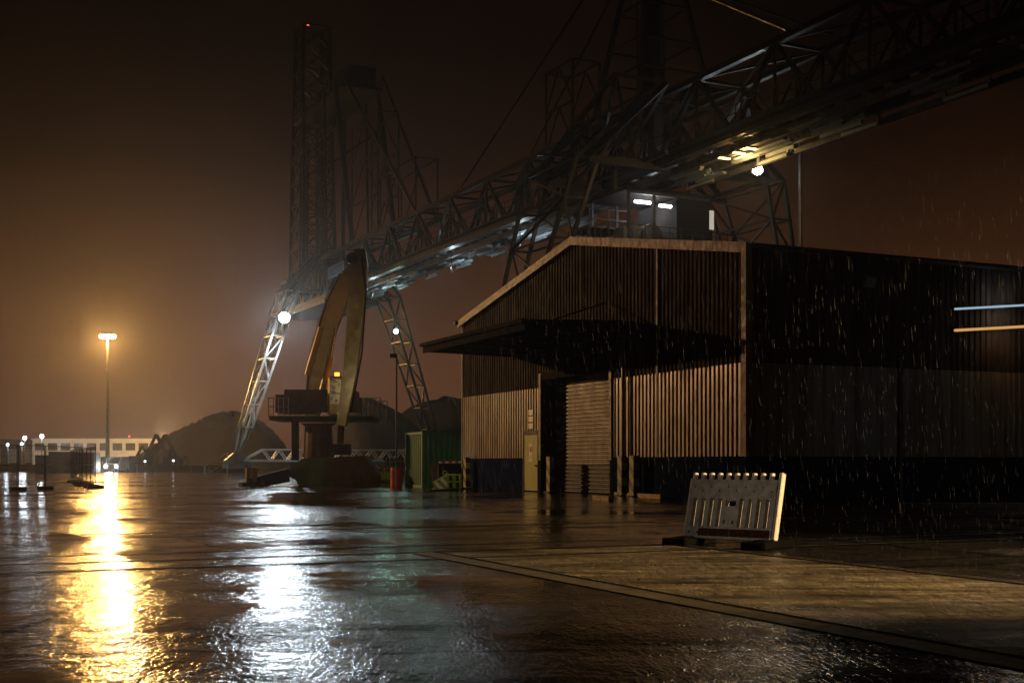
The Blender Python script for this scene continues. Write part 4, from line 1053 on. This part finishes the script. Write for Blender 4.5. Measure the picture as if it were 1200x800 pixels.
# ------------------------------------------------------------------ night sky: town glow in low cloud, darker overhead
wd = bpy.data.worlds.new('World'); SC.world = wd; wd.use_nodes = True; nt = wd.node_tree; nt.nodes.clear()
wo = N(nt, 'ShaderNodeOutputWorld'); bg = N(nt, 'ShaderNodeBackground'); nt.links.new(bg.outputs[0], wo.inputs[0])
tc = N(nt, 'ShaderNodeTexCoord'); sp = N(nt, 'ShaderNodeSeparateXYZ'); nt.links.new(tc.outputs['Generated'], sp.inputs[0])
el = ramp(nt, sp.outputs['Z'], (0.0, (.110, .044, .021, 1)), (.09, (.088, .0345, .0150, 1)), (.163, (.042, .0162, .0066, 1)), (.23, (.0135, .0053, .0023, 1)), (.31, (.0034, .0015, .0008, 1)), (.6, (.0016, .0008, .0005, 1)))
az = ramp(nt, math_n(nt, 'ADD', math_n(nt, 'MULTIPLY', sp.outputs['X'], .5), .5), (.28, g(.5)), (.40, g(1)), (.50, g(.95)), (.60, g(.72)), (.70, g(.6)))
cl = ramp(nt, noise(nt, tc.outputs['Generated'], 3.2, 6), (.3, g(.6)), (.7, g(1.35)))
mx = N(nt, 'ShaderNodeMix', data_type='RGBA', blend_type='MULTIPLY'); mx.inputs['Factor'].default_value = 1
nt.links.new(el, mx.inputs['A']); nt.links.new(az, mx.inputs['B'])
mx2 = N(nt, 'ShaderNodeMix', data_type='RGBA', blend_type='MULTIPLY'); mx2.inputs['Factor'].default_value = 1
nt.links.new(mx.outputs['Result'], mx2.inputs['A']); nt.links.new(cl, mx2.inputs['B'])
bk = ramp(nt, math_n(nt, 'ADD', math_n(nt, 'MULTIPLY', sp.outputs['Y'], .5), .5), (.35, g(.10)), (.70, g(1)))   # the lit town lies ahead, the open water behind is dark
mx3 = N(nt, 'ShaderNodeMix', data_type='RGBA', blend_type='MULTIPLY'); mx3.inputs['Factor'].default_value = 1
nt.links.new(mx2.outputs['Result'], mx3.inputs['A']); nt.links.new(bk, mx3.inputs['B'])
nt.links.new(mx3.outputs['Result'], bg.inputs[0]); bg.inputs[1].default_value = 1.0

# ------------------------------------------------------------------ camera and render settings
cd = bpy.data.cameras.new('camera'); co = bpy.data.objects.new('camera', cd); COL.objects.link(co)
co.location = (0, 0, CAMH); co.rotation_euler = (math.radians(90), 0, 0)
cd.sensor_width = 36; cd.lens = FPX / 1200 * 36; cd.shift_y = (HZ - 400) / 1200; cd.clip_start = .1; cd.clip_end = 4000
SC.camera = co
SC.view_settings.view_transform = 'Standard'; SC.view_settings.look = 'None'; SC.view_settings.exposure = 0; SC.view_settings.gamma = 1
cy = SC.cycles
cy.use_denoising = True; cy.denoiser = 'OPENIMAGEDENOISE'; cy.max_bounces = 5; cy.diffuse_bounces = 2; cy.glossy_bounces = 3; cy.transmission_bounces = 3; cy.volume_bounces = 0
cy.sample_clamp_indirect = 4; cy.caustics_reflective = False; cy.caustics_refractive = False; cy.use_light_tree = True
